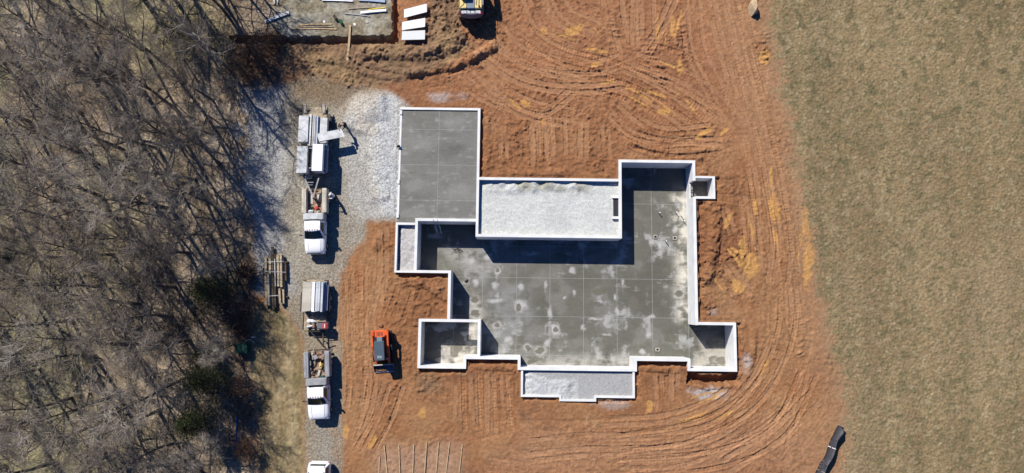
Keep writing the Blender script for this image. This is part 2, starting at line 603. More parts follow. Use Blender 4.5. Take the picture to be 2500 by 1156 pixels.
island = zone([(715, -300), (956, -300), (956, 92), (715, 94), (640, 95), (600, -300)], 1, 1)
brown = zone([(560, 95), (965, 95), (1040, 90), (1080, -300), (1160, -300), (1130, 80), (1160, 110), (1090, 170), (1010, 195), (900, 215), (760, 195), (680, 190), (560, 150)], 4)
pile = zone([(862, 240), (900, 226), (960, 222), (990, 250), (985, 330), (972, 530), (925, 532), (910, 430), (905, 340), (862, 300), (838, 330), (846, 280)], 3)

# colours of the setting ----------------------------------------------------
n1 = fbm(X, Y, 6, 4, 21)
n2 = fbm(X, Y, 1.2, 4, 25)
n3 = fbm(X, Y, .35, 2, 31)
C = np.zeros(X.shape + (3,))
C[:] = (.285, .135, .062)
C = mixc(C, (.33, .178, .086), smooth(-.1, .6, n1 + .4 * n2))
C = mixc(C, (.195, .090, .046), smooth(0, .7, -n1 * .6 + .8 * n2))
north = smooth(10, 26, Y + 3 * n1)
C = mixc(C, (.35, .165, .085), .6 * north)
# pale dried clay along the right-hand haul road
C = mixc(C, (.335, .188, .098), .75 * zone([(1740, -50), (1890, -50), (1935, 300), (1985, 560), (2010, 760), (2070, 980), (2050, 1160), (1960, 1160), (2000, 980), (1940, 820), (1900, 500), (1800, 300)], 14))
C = mixc(C, (.335, .183, .100), .7 * zone([(1150, 1160), (1300, 1040), (1600, 1060), (1950, 1040), (2060, 1160)], 14))
C = mixc(C, (.36, .225, .145), .85 * zone([(915, 1090), (1130, 1078), (1150, 1300), (900, 1300)], 8))
OCH = [(1400, 75, 26, 14, -.5), (1415, 62, 12, 8, 0), (1480, 201, 24, 7, -.2), (1283, 255, 14, 8, .4), (1720, 325, 8, 30, .9), (1770, 318, 5, 14, .7), (1833, 655, 18, 30, 0), (1972, 640, 14, 52, .1),
       (1585, 996, 7, 15, 0), (1641, 60, 7, 30, 0), (1866, 140, 18, 18, .3), (1966, 540, 10, 40, 0), (1776, 540, 7, 22, .4), (1800, 700, 22, 14, .8), (1455, 158, 12, 7, 0), (1660, 165, 6, 22, 0),
       (1030, 1010, 10, 14, 0), (845, 1060, 8, 20, 0), (905, 1085, 6, 20, .5), (1812, 600, 9, 30, .1), (1325, 300, 6, 10, 0), (1620, 272, 14, 8, .3), (1330, 75, 10, 10, 0), (1885, 500, 8, 30, 0), (1845, 500, 5, 26, 0), (1600, 230, 30, 4, .3)]
_r = random.Random(3)
for _ in range(34):  # ochre smears dragged along the tracks
    a_, b_, an_ = _r.choice([(1560, 210, .55), (1700, 300, .75), (1400, 120, .4), (1820, 600, 1.4), (1950, 580, 1.5), (1780, 640, 1.0), (1860, 480, 1.55), (1250, 250, .8), (1640, 60, 1.6), (1760, 990, -.4), (1880, 900, -.9), (860, 1040, 1.5)])
    OCH.append((a_ + _r.uniform(-75, 75), b_ + _r.uniform(-55, 55), _r.uniform(14, 42), _r.uniform(1.6, 4.5), an_ + _r.uniform(-.25, .25)))
och = np.zeros(X.shape)
for a, b, rx, ry, an in OCH:
    cx, cy = U(a, b)
    dx, dy = (WX2 - cx) * 26, -(WY2 - cy) * 26
    ca, sa = math.cos(an), math.sin(an)
    och = np.maximum(och, smooth(1.15, .8, np.hypot((dx * ca + dy * sa) / rx, (-dx * sa + dy * ca) / ry) + .55 * n2 + .3 * n3))
OCHM = och * .75
brw = np.clip(brown * (1 - island), 0, 1)
C = mixc(C, (.205, .130, .078), brw * .92)
C = mixc(C, (.13, .085, .052), brw * smooth(0, .6, n2) * .6)
C = mixc(C, (.30, .20, .10), brw * smooth(.1, .6, fbm(X, Y, 2.5, 3, 44)) * .5)
# churned lighter clay towards the excavator
# white stone spill patches
for a, b, rx, ry, st in [(1730, 960, 52, 18, .95), (1822, 888, 14, 26, .75), (1742, 762, 16, 12, .6), (1075, 240, 42, 18, .6), (1500, 990, 55, 14, .4), (1050, 935, 34, 26, .0), (1130, 235, 30, 12, .3)]:
    cx, cy = U(a, b)
    dd = np.hypot((X - cx) * 26 / rx, (Y - cy) * 26 / ry)
    C = mixc(C, (.46, .44, .42), st * smooth(1.1, .3, dd + .5 * n2 + .3 * n3))
cx, cy = U(1050, 935)
C = mixc(C, (.20, .15, .09), .7 * smooth(1.1, .3, np.hypot((X - cx) * .6, (Y - cy) * .8) + .5 * n2))
# gravel yard
GV = np.zeros_like(C)
GV[:] = (.262, .222, .165)
GV = mixc(GV, (.35, .32, .26), smooth(-.3, .5, n1 + .5 * n2))
GV = mixc(GV, (.20, .155, .10), smooth(.0, .6, fbm(X, Y, 4, 4, 51)) * .6)
GV = mixc(GV, (.47, .46, .43), smooth(0, 1, zone([(830, 225), (1010, 225), (985, 545), (880, 545), (845, 470), (840, 330)], 12)) * .65)
GV = mixc(GV, (.40, .405, .40), .75 * zone([(560, 215), (690, 215), (700, 420), (690, 640), (740, 720), (600, 720), (560, 400)], 8))
GV = mixc(GV, (.54, .525, .48), pile * .8)
GV = mixc(GV, (.50, .43, .34), pile * smooth(-.1, .4, fbm(X, Y, 2, 3, 61) + .1) * .55)
GV = mixc(GV, (.50, .505, .49), .9 * zone([(925, 235), (975, 235), (972, 525), (935, 520), (918, 420)], 3, 1))
GV = mixc(GV, (.28, .235, .17), zone([(740, 760), (840, 760), (840, 1300), (740, 1300)], 8))
GV = mixc(GV, (.29, .275, .245), .6 * zone([(770, 900), (812, 900), (812, 1300), (768, 1300)], 6))
GV = mixc(GV, (.33, .16, .08), .5 * smooth(.35, .8, n2 + .3) * zone([(800, 560), (870, 600), (850, 800), (850, 1160), (815, 1160), (815, 700)], 10))
GV = mixc(GV, (.20, .13, .07), .7 * zone([(700, 195), (960, 195), (940, 225), (860, 235), (840, 300), (800, 250), (715, 240)], 8))
C = C * (1 - pad[..., None]) + GV * pad[..., None]
IS = np.zeros_like(C)
IS[:] = (.235, .20, .135)
IS = mixc(IS, (.33, .31, .25), smooth(-.1, .5, n1 + n2 * .7))
IS = mixc(IS, (.22, .15, .09), smooth(.1, .6, fbm(X, Y, 3, 3, 71)))
IS = IS * (1 + .35 * np.clip(fbm(X, Y, .3, 2, 72) + .6 * n3, -1, 1))[..., None]
C = C * (1 - island[..., None]) + IS * island[..., None]
VG = np.zeros_like(C)
VG[:] = (.235, .175, .095)
VG = mixc(VG, (.30, .235, .135), smooth(-.2, .5, fbm(X * 2.4, Y * .6, 2, 4, 75)))
VG = VG * (1 + .30 * np.clip(n3 + fbm(X * 3, Y * .8, .5, 3, 78), -1, 1))[..., None]
VG = mixc(VG, (.15, .13, .06), smooth(.1, .6, fbm(X * 2, Y * .7, 3, 3, 77)) * .6)
vm = verge * (1 - pad)
C = C * (1 - vm[..., None]) + VG * vm[..., None]
FR = np.zeros_like(C)
FR[:] = (.31, .235, .16)
FR = mixc(FR, (.42, .335, .24), smooth(-.1, .5, n1 + .6 * n2))
FR = mixc(FR, (.14, .10, .065), smooth(.05, .6, fbm(X, Y, 3, 4, 81)) * .8)
olive = smooth(-29, -44, X + 5 * n1) * .9
FR = mixc(FR, (.26, .235, .13), olive * smooth(-.5, .4, fbm(X, Y, 7, 3, 83)))
FR = mixc(FR, (.26, .22, .095), .6 * zone([(380, 10), (540, 10), (560, 130), (420, 150)], 14))
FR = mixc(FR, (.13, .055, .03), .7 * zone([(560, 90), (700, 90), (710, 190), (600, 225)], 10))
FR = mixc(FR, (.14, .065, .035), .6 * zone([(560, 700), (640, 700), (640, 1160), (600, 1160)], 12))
FR = mixc(FR, (.42, .43, .44), .55 * smooth(.3, .6, n2 + .3) * zone([(560, 210), (640, 210), (640, 480), (585, 480)], 8))
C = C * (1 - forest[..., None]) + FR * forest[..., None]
FD = np.zeros_like(C)
FD[:] = (.222, .162, .086)
FD = mixc(FD, (.255, .188, .102), smooth(-.3, .5, n1))
FD = mixc(FD, (.14, .125, .062), smooth(-.1, .5, fbm(X, Y, .55, 3, 91)) * .7)
FD = mixc(FD, (.34, .27, .16), smooth(.1, .6, fbm(X, Y, .35, 2, 95)) * .5)
FD = FD * (1 + .10 * vn(X / 1.1 + .3 * n1, Y / 14, 33) + .10 * fbm(X, Y, 16, 3, 34))[..., None]
FD = mixc(FD, (.09, .085, .045), smooth(.42, .6, fbm(X, Y, .9, 2, 97)) * smooth(4, 26, Y) * .6)
FD = mixc(FD, (.30, .22, .13), smooth(.1, .6, fbm(X, Y * .5, 9, 4, 98)) * .45)
fld2 = np.clip(field * 1.0 + .0, 0, 1)
fw = smooth(.25, .80, blur(field, 16) + .42 * n2 + .35 * n3)
tanb = smooth(.02, .5, blur(field, 22) + .15 * n2)
C = mixc(C, (.33, .215, .125), tanb * .6 * (1 - forest))
C = C * (1 - fw[..., None]) + FD * fw[..., None]

# heights -------------------------------------------------------------------
soil = np.clip((1 - pad) * (1 - forest) * (1 - field) * (1 - island) * (1 - verge), 0, 1)
H += .10 * fbm(X, Y, 9, 3, 101) * (1 - island)
H += (.022 * n2 + .020 * n3) * soil
SB, VB = np.full(X.shape, np.nan), np.zeros(X.shape)


def stroke(pts, hw, fn, world=False):
    P = spline(pts if world else UL(pts))
    SB[:] = np.nan
    s = 0.0
    lo = [len(gy), 0, len(gx), 0]
    for i in range(len(P) - 1):
        d = P[i + 1] - P[i]
        L = np.linalg.norm(d)
        if L < 1e-6:
            continue
        d /= L
        c = P[i]
        r = hw + .2
        i0, i1 = int((c[0] - r - gx[0]) / GS), int((c[0] + r - gx[0]) / GS) + 2
        j0, j1 = int((c[1] - r - gy[0]) / GS), int((c[1] + r - gy[0]) / GS) + 2
        i0, j0, i1, j1 = max(i0, 0), max(j0, 0), min(i1, len(gx)), min(j1, len(gy))
        if i1 > i0 and j1 > j0:
            dx, dy = X[j0:j1, i0:i1] - c[0], Y[j0:j1, i0:i1] - c[1]
            u, v = dx * d[0] + dy * d[1], -dx * d[1] + dy * d[0]
            m = (u > -.1) & (u <= L + .1) & (np.abs(v) <= hw)
            SB[j0:j1, i0:i1][m] = (s + u)[m]
            VB[j0:j1, i0:i1][m] = v[m]
            lo = [min(lo[0], j0), max(lo[1], j1), min(lo[2], i0), max(lo[3], i1)]
        s += L
    sl = (slice(lo[0], lo[1]), slice(lo[2], lo[3]))
    m = ~np.isnan(SB[sl])
    if m.any():
        fn(sl, m, SB[sl][m], VB[sl][m], s)


SOILM = soil


COMP = np.zeros(X.shape, np.float32)


def band(pts, width, seed, world=False):
    def fn(sl, m, S, V, L):
        a = (np.abs(V) + .05 * vn(S / .5, V, seed)) / (width / 2)
        f = smooth(1, .75, a) * smooth(0, .6, S) * smooth(0, .6, L - S) * smooth(-.75, -.25, vn(S / 2.2, S * 0 + seed * 1.7, seed + 2)) * SOILM[sl][m]
        COMP[sl][m] = np.maximum(COMP[sl][m], f)
        g = .5 + .5 * np.cos(2 * math.pi * V / .17 + vn(S / 1.2, S * 0, seed) * 2)
        f = f * (.35 + .65 * smooth(-.3, .5, vn(S / 1.6, S * 0 + seed * 2.3, seed + 4)))
        H[sl][m] += f * (.022 * g - .03 + .012 * np.sin(2 * math.pi * S / .22) * (g < .5))
        e_ = smooth(.15, 0, np.abs(a - 1.12)) * smooth(0, .6, S) * smooth(0, .6, L - S) * SOILM[sl][m]
        H[sl][m] += e_ * (.05 + .06 * vn(S / .22, V / .2, seed + 6))
    stroke(pts, width * .72, fn, world)


def bands(pts, offs, width, seed):
    P = spline(UL(pts), .5)
    for q, of in enumerate(offs):
        Q = []
        for i in range(len(P)):
            d = P[min(i + 1, len(P) - 1)] - P[max(i - 1, 0)]
            d /= np.linalg.norm(d) + 1e-9
            Q.append(P[i] + np.array([-d[1], d[0]]) * (of + .10 * math.sin(i * .3 + seed)))
        band(Q[::2], width, seed + q, True)


def swath(pts, width, amp, seed, lug=0.0, fine=.28, tone=.20, world=False):
    hw = width / 2
    if np.mean([p[1] for p in pts]) > 880 or np.mean([p[0] for p in pts]) > 1760:
        amp, lug, fine = amp * .42, lug * .5, fine * .75

    def fn(sl, m, S, V, L):
        wob = .16 * vn(S / 1.3, S * 0 + seed, seed + 3)
        vv = V + wob
        pr = vn(vv / fine + 40, S * 0.08 + seed * 3.1, seed) * .7 + vn(vv / (fine * .5) + 10, S * .12 + seed, seed + 5) * .4
        f = smooth(1, .78, np.abs(V) / hw) * smooth(0, 1.0, S) * smooth(0, 1.0, L - S) * SOILM[sl][m]
        br = smooth(-.25, .35, vn(S / 2.4 + seed, V / .6, seed + 7))
        f = f * (.12 + .88 * br)
        h = amp * pr
        if lug:
            h = h + lug * np.sin(2 * math.pi * S / .3 + 1.5 * np.sign(V)) * (vn(S / 1.6, V, seed + 11) > -.1) + .020 * vn(S / .16, V / .16, seed + 13)
        hh = H[sl]
        hh[m] = hh[m] * (1 - .6 * f) + h * f
        cc = C[sl]
        cc[m] = cc[m] * (1 + (tone * (pr + .25)) * f)[:, None]
    stroke(pts, hw, fn, world)


def track(pts, seed, w_=.42, gauge=1.55, depth=.06, lug=.022):
    P = spline(UL(pts), .5)
    for sd in (-1, 1):
        Q = []
        for i in range(len(P)):
            d = P[min(i + 1, len(P) - 1)] - P[max(i - 1, 0)]
            d /= np.linalg.norm(d) + 1e-9
            Q.append(P[i] + np.array([-d[1], d[0]]) * sd * gauge / 2)

        def fn(sl, m, S, V, L):
            a = np.abs(V) / (w_ * .5)
            f = smooth(0, 1, S) * smooth(0, 1, L - S) * SOILM[sl][m] * (.4 + .6 * smooth(-.5, 0, vn(S / 2.5, S * 0 + seed, seed + 2)))
            h = np.where(a < 1, -depth + lug * np.sin(2 * math.pi * S / .30), depth * .9 * np.exp(-((a - 1.25) / .25) ** 2) * (1 + .8 * vn(S / .25, V, seed + 9)))
            H[sl][m] += h * f
            cc = C[sl]
            cc[m] = cc[m] * (1 + (.10 * (a < 1) - .04) * f)[:, None]
        stroke(Q[::2], w_ * .5 * 1.7, fn, True)


SW = [
    ([(1165, 175), (1230, 240), (1330, 280), (1430, 300), (1500, 300)], 1.6), ([(1175, 120), (1290, 150), (1420, 180), (1550, 240), (1640, 300)], 2.2),
    ([(1240, 60), (1300, 140), (1420, 200), (1560, 260), (1700, 320), (1790, 340)], 2.2), ([(1490, 280), (1540, 330), (1620, 355), (1720, 352), (1790, 345)], 1.8),
    ([(1470, 250), (1520, 310), (1590, 335), (1690, 322)], 1.5), ([(1340, 100), (1480, 150), (1620, 200), (1720, 270), (1800, 340)], 2.4),
    ([(1560, 150), (1650, 200), (1730, 260), (1790, 330)], 1.4), ([(1640, 30), (1590, 90), (1500, 160), (1400, 200)], 1.6), ([(1690, 0), (1640, 70), (1560, 130), (1460, 160)], 1.4),
    ([(1300, 290), (1292, 430)], 1.5), ([(1345, 285), (1340, 430)], 1.3), ([(1420, 300), (1425, 420)], 1.6), ([(1475, 310), (1470, 400)], 1.0), ([(1240, 200), (1200, 330), (1215, 420)], 1.4),
    ([(1250, -20), (1290, 60), (1370, 120)], 1.6), ([(1400, -20), (1410, 60)], 1.2),
    ([(1080, 200), (1130, 180), (1200, 160)], 1.6), ([(1020, 215), (1090, 205), (1170, 235)], 1.0),
    ([(1765, -40), (1790, 120), (1820, 260), (1860, 400), (1890, 560), (1905, 720), (1890, 860), (1830, 960), (1740, 1020), (1620, 1060)], 3.0),
    ([(1800, -40), (1840, 120), (1880, 280), (1920, 440), (1950, 620), (1960, 800), (1930, 930), (1850, 1030), (1720, 1080), (1560, 1110)], 2.4),
    ([(1700, -40), (1730, 120), (1790, 260), (1830, 380), (1840, 520), (1835, 700), (1850, 800)], 2.2),
    ([(1890, 460), (1915, 600), (1925, 760), (1960, 840), (2010, 790)], 1.4), ([(2020, 960), (1960, 1060), (1880, 1130), (1760, 1180)], 2.6),
    ([(1960, 880), (1900, 1000), (1790, 1070), (1640, 1110), (1440, 1125), (1280, 1120)], 2.6), ([(1880, 860), (1800, 960), (1680, 1020), (1560, 1040), (1400, 1050), (1250, 1050)], 2.2),
    ([(1950, 1010), (1850, 1100), (1700, 1150), (1500, 1180)], 2.2), ([(1240, 1090), (1400, 1100), (1600, 1095), (1750, 1050)], 2.4), ([(1180, 1140), (1350, 1160), (1500, 1150), (1700, 1120)], 2.4),
    ([(845, 650), (842, 780), (855, 900), (850, 1040), (835, 1170)], 1.4), ([(875, 620), (870, 760), (880, 900), (900, 1000), (870, 1090), (850, 1170)], 1.5), ([(905, 560), (900, 700), (890, 820)], 1.5),
    ([(960, 900), (950, 960), (910, 1040), (870, 1120)], 1.3), ([(1000, 830), (1010, 920), (985, 1010), (930, 1090)], 1.2), ([(930, 920), (930, 1000)], 1.4),
    ([(1130, 905), (1135, 1060)], 1.2), ([(1165, 900), (1170, 1060)], 1.4), ([(1210, 900), (1215, 1070)], 1.4), ([(1245, 910), (1250, 1060)], 1.0), ([(1585, 900), (1590, 1030)], 1.6), ([(1630, 900), (1635, 1020)], 1.4),
    ([(1070, 930), (1075, 1050)], 1.2), ([(950, 690), (1020, 680), (1080, 720)], 1.2), ([(940, 560), (940, 700), (950, 800)], 1.2), ([(1010, 1090), (1200, 1060), (1300, 1010), (1400, 1000)], 1.6),
    ([(1850, 440), (1868, 560)], 1.0), ([(1800, 460), (1815, 640)], 1.1), ([(1760, 500), (1790, 600), (1830, 680)], 1.1), ([(1740, 560), (1770, 680), (1810, 740)], 1.0),
    ([(1190, 30), (1220, 110), (1190, 190)], 1.4), ([(990, 240), (1080, 225), (1170, 255)], .8), ([(1700, 340), (1780, 400), (1790, 470)], 1.2),
]
for k, (p, wd) in enumerate(SW):
    swath(p, wd, .040 if k % 3 else .052, k + 1, lug=(.014 if k % 2 else 0), fine=.15 + .10 * ((k * 7) % 5) / 5)
TR = [[(1150, 170), (1215, 225), (1310, 265), (1400, 262)], [(1265, 70), (1370, 135), (1500, 170), (1640, 240), (1770, 320)], [(1480, 270), (1540, 335), (1640, 362), (1760, 355)],
      [(1300, 300), (1300, 420)], [(1780, 0), (1830, 200), (1880, 400), (1915, 620), (1920, 800), (1850, 960), (1700, 1050), (1500, 1085)], [(1980, 900), (1900, 1050), (1750, 1120), (1500, 1145)],
      [(860, 640), (862, 800), (872, 950), (845, 1100)], [(970, 920), (940, 1010), (890, 1100)], [(1150, 900), (1155, 1060)], [(1225, 905), (1230, 1070)], [(1560, 120), (1660, 150), (1730, 210), (1790, 300)],
      [(1845, 420), (1880, 620)], [(1600, 910), (1610, 1030)], [(1010, 560), (990, 700), (960, 790)], [(1380, 200), (1500, 215), (1600, 260), (1720, 345)]]
for k, p in enumerate(TR):
    track(p, k + 5, depth=.030 + .012 * (k % 3), lug=.012)

BN = [([(1150, 165), (1215, 225), (1310, 270), (1400, 290)], 0), ([(1200, 60), (1260, 130), (1350, 165), (1450, 170), (1530, 150)], 0), ([(1160, 105), (1240, 165), (1330, 195), (1440, 205), (1530, 190)], 0),
      ([(1480, 275), (1530, 325), (1600, 352), (1700, 352), (1780, 350)], 1), ([(1500, 250), (1555, 300), (1620, 325), (1740, 318)], 1), ([(1530, 165), (1620, 205), (1700, 260), (1780, 325)], 1), ([(1500, 190), (1590, 230), (1660, 275), (1720, 315)], 0),
      ([(1540, 150), (1640, 180), (1730, 240), (1800, 310)], 0), ([(1295, 290), (1300, 425)], 1), ([(1325, 280), (1340, 415)], 1), ([(1355, 285), (1355, 400)], 0), ([(1415, 290), (1420, 410)], 1), ([(1470, 300), (1472, 395)], 1), ([(1220, 340), (1222, 410)], 1),
      ([(1495, -20), (1500, 60), (1520, 130)], 0), ([(1540, -20), (1545, 120)], 1), ([(1575, -20), (1570, 110)], 0), ([(1640, -20), (1600, 80), (1560, 140)], 1), ([(1350, -20), (1380, 40), (1460, 80)], 0), ([(1290, -20), (1330, 60), (1420, 110)], 0), ([(1400, 215), (1330, 265), (1270, 245)], 1),
      ([(1680, -20), (1700, 120), (1760, 260)], 0), ([(1750, -20), (1770, 100), (1810, 240)], 0), ([(1170, 200), (1230, 260), (1290, 290)], 1), ([(1110, 190), (1170, 240), (1250, 280)], 1),
      ([(1845, 400), (1860, 520), (1865, 680)], 0), ([(1885, 420), (1905, 560), (1900, 700)], 0), ([(1800, 470), (1830, 660)], 1), ([(1755, 500), (1790, 590)], 1), ([(1760, 640), (1810, 720)], 1), ([(1950, 480), (1968, 660)], 1), ([(1925, 690), (1940, 800), (1990, 780)], 1),
      ([(1900, 850), (1850, 950), (1740, 1040), (1620, 1070)], 0), ([(1960, 900), (1930, 1010), (1920, 1100)], 1), ([(1840, 900), (1760, 990), (1600, 1040), (1450, 1050)], 0), ([(1990, 960), (1880, 1060), (1760, 1140)], 0), ([(1500, 1120), (1700, 1100), (1850, 1010)], 0), ([(1280, 1100), (1500, 1085), (1650, 1080)], 0),
      ([(835, 660), (838, 800), (845, 900)], 1), ([(870, 640), (866, 780), (870, 900), (850, 1020)], 0), ([(905, 700), (895, 800), (900, 940), (860, 1080)], 1), ([(930, 545), (925, 660), (905, 780)], 1), ([(960, 930), (925, 1040), (880, 1130)], 0),
      ([(1150, 905), (1152, 1060)], 1), ([(1185, 900), (1190, 1060)], 1), ([(1225, 905), (1230, 1060)], 1), ([(1595, 905), (1600, 1010)], 1), ([(1640, 900), (1640, 1000)], 1), ([(1110, 930), (1105, 1050)], 1)]
for k, (p, one) in enumerate(BN):
    bands(p, (0, .6) if one else (-.95, .95, -.3), .42 + .08 * (k % 3), 3 * k + 1)
# clods and churned ground
ROUGH = [([(1175, 265), (1500, 290), (1515, 435), (1175, 435)], .55), ([(1700, 395), (1800, 420), (1830, 640), (1720, 790), (1700, 780)], .8), ([(1080, 90), (1240, -40), (1260, 60), (1190, 200), (1100, 190), (1000, 200)], .8),
         ([(1040, -40), (1130, -40), (1130, 90), (1040, 110)], 1.2), ([(900, 540), (970, 545), (965, 670), (1100, 670), (1095, 780), (1020, 790), (1015, 905), (980, 1010), (930, 1080), (900, 1080), (960, 900), (940, 700)], .55),
         ([(1140, 875), (1280, 880), (1270, 950), (1140, 930)], .5), ([(1555, 880), (1680, 885), (1670, 940), (1555, 950)], .6), ([(1500, 340), (1790, 360), (1740, 430), (1500, 395)], .7),
         ([(1680, 920), (1810, 920), (1800, 960), (1670, 950)], .6), ([(1800, 780), (1840, 800), (1830, 920), (1800, 920)], .7), ([(1010, 900), (1100, 905), (1100, 980), (1010, 980)], .5),
         ([(1620, 10), (1700, 0), (1690, 120), (1660, 180), (1590, 150)], .45), ([(1830, 60), (1890, 80), (1890, 160), (1845, 140)], .7), ([(820, 640), (850, 700), (840, 800), (818, 760)], .5),
         ([(1040, 215), (1170, 200), (1175, 262), (1000, 262)], .4)]
rough = np.zeros(X.shape, np.float32)
for p, st in ROUGH:
    rough = np.maximum(rough, zone(p, 8) * st)
rough = np.maximum(rough, brw * .75)
rough = np.maximum(rough, .42 * zone([(1100, -60), (1720, -60), (1700, 120), (1800, 300), (1790, 420), (1500, 430), (1175, 430), (1175, 265), (1040, 240)], 14))
rough = np.maximum(rough, .30 * zone([(1705, 400), (1900, 400), (1950, 700), (1900, 900), (1810, 900), (1705, 780)], 10))
rough = rough * (.55 + .9 * smooth(-.4, .4, fbm(X, Y, 1.6, 3, 141)))
amb = np.clip(soil * (.10 + .28 * smooth(.0, .6, fbm(X, Y, 4, 3, 111))), 0, 1)
rough = np.maximum(rough * np.clip(soil + brw, 0, 1), amb) * (1 - .88 * COMP)
f1, sz = worley(WX2, WY2, .55, 3)
f2, sz2 = worley(X + .2 * n2, Y, .30, 9)
lump = np.clip(.55 - f1, 0, 1) * (sz > .35) * .30 * (.4 + sz) + np.clip(.5 - f2, 0, 1) * (sz2 > .4) * .17
H += rough * (lump + .14 * fbm(X, Y, .8, 4, 115, .75) + .09 * np.abs(fbm(X, Y, 2.0, 4, 117)))
C = C * (1 + (rough * .22 * np.clip(n3 + n2 * .6, -1, 1))[..., None])
C = mixc(C, (.36, .20, .108), COMP * soil * .5)
C = mixc(C, (.195, .087, .042), np.clip(rough, 0, 1) * soil * .6 * (1 - brw))
C = C * (1 + .16 * np.clip(fbm(X, Y, .28, 2, 151) + .5 * n3, -1, 1) * np.clip(1 - pad - field - forest, 0, 1))[..., None]
C = mixc(C, (.52, .28, .09), OCHM * np.clip(soil, 0, 1))


def ridge(pts, hw, hgt, ragged=.4, step=0.0):
    def fn(sl, m, S, V, L):
        a = np.abs(V) / hw
        e = smooth(0, .8, S) * smooth(0, .8, L - S)
        k = 1 + ragged * vn(S / .6, V / .6, 7) + ragged * .6 * vn(S / .22, V / .25, 8)
        H[sl][m] += hgt * np.clip(1 - a * a, 0, 1) * e * k
    stroke(pts, hw, fn)


def trench(pts, hw, depth, world=False, edge=.12):
    def fn(sl, m, S, V, L):
        k = .14 * vn(S / .35, S * 0 + 2, 17) + .06 * vn(S / .12, S * 0 + 3, 18)
        f = smooth(1, 1 - edge / hw, (np.abs(V) + k) / (hw * .95))
        H[sl][m] = H[sl][m] * (1 - f) + (-depth) * f
    stroke(pts, hw, fn, world)


for p, hw, hg in [([(870, 128), (960, 128), (1050, 130), (1110, 105), (1130, 70)], .9, .38), ([(980, 185), (1060, 170), (1140, 150), (1220, 105)], .6, .42), ([(720, 140), (800, 142), (870, 128)], .6, .14),
                  ([(880, 155), (960, 172), (1040, 182)], .4, .15), ([(1070, 20), (1085, 90), (1050, 130)], .7, .35), ([(1160, 340), (1185, 420), (1260, 425), (1400, 422)], .5, .12),
                  ([(1720, 430), (1745, 520), (1740, 620), (1720, 700)], .7, .28), ([(970, 680), (1040, 690), (1085, 720)], .7, .22), ([(1150, 895), (1260, 900)], .35, .12), ([(1560, 900), (1670, 905)], .35, .15),
                  ([(930, 560), (915, 620)], .5, .2), ([(1840, 800), (1835, 880), (1815, 930)], .4, .18), ([(1640, 60), (1660, 130), (1680, 190)], .35, .14), ([(1190, 260), (1192, 420)], .3, .1), ([(1520, 345), (1640, 372), (1760, 362)], .3, .12),
                  ([(1700, 945), (1800, 940)], .35, .15), ([(720, 165), (820, 150), (900, 180), (990, 195)], .4, .14)]:
    ridge(p, hw, hg)
_r = random.Random(9)
for a_, b_, dx_, dy_, n_ in ((1650, 70, 34, -10, 9), (1560, 60, 40, 4, 8), (1850, 85, 38, -6, 7), (1590, 150, 50, 8, 5), (1480, 40, 36, 2, 6), (1330, 145, 40, 18, 4), (1940, 830, 30, -14, 5), (1240, 300, 34, 8, 6)):
    for q_ in range(n_):  # short spoil ridges left by the bucket and blade
        x_, y_ = a_ + _r.uniform(-8, 8), b_ + q_ * 12 + _r.uniform(-4, 4)
        ridge([(x_, y_), (x_ + dx_ * .5, y_ + dy_ * .5 + _r.uniform(-3, 3)), (x_ + dx_ * _r.uniform(.7, 1.2), y_ + dy_)], .16, _r.uniform(.10, .20), .6)
# stone pile and bank of stone against the garage
f3, s3 = worley(X, Y, .25, 5)
H += pile * (.10 + .06 * n2 + .02 * n3 + .015 * (.5 - f3))
ridge([(850, 330), (866, 290), (900, 262), (950, 250)], 1.9, .34, .10)
ridge([(900, 300), (915, 400), (930, 500)], 1.5, .16, .1)
H += pad * (.5 - f3) * .030 * (.5 + s3)
# lawn tufts and leaf litter
f4, s4 = worley(X + .1 * n2, Y, .34, 23)
H += field * (np.clip(.55 - f4, 0, 1) * .09 * (.3 + s4) + .03 * fbm(X, Y, .4, 2, 121))
H += forest * (.05 * fbm(X, Y, .5, 3, 125) + .12 * fbm(X, Y, 3, 3, 127))
H += (vm + island) * (.03 * fbm(X * 2, Y, .5, 3, 129) + .05 * np.clip(.5 - f4, 0, 1))
# trenches at the top, over-dig beside the walls
H = H - .18 * island * 0
trench([(560, 98), (640, 98), (800, 99), (961, 97)], .48, .75, edge=.1)
trench([(966, -60), (967, 30), (966, 101)], .42, .75, edge=.1)
trench([(958, -14), (1000, -14)], .55, .8)
trench([(1680, 922), (1740, 932), (1800, 922)], .65, .80, edge=.5)
for p, hw, dp in [([(1100, 672), (975, 672)], .35, .30), ([(1025, 907), (1135, 907)], .3, .22), ([(1146, 886), (1262, 884)], .3, .22), ([(1562, 888), (1674, 890)], .3, .30), ([(1176, 270), (1175, 428)], .25, .20),
                  ([(1710, 495), (1712, 780)], .3, .3), ([(1555, 910), (1556, 970)], .22, .2), ([(1802, 792), (1806, 905)], .25, .25), ([(1752, 436), (1752, 490)], .25, .2), ([(1280, 974), (1365, 977)], .2, .14), ([(1460, 982), (1550, 978)], .2, .14)]:
    trench(p, hw, dp, edge=.15)
# flatten towards the outer border and sink the sheet below the excavated rooms
edge = smooth(0, 2, np.minimum(np.minimum(X - gx[0], gx[-1] - X), np.minimum(Y - gy[0], gy[-1] - Y)))
H *= edge
H = np.clip(H, -.95, .9)
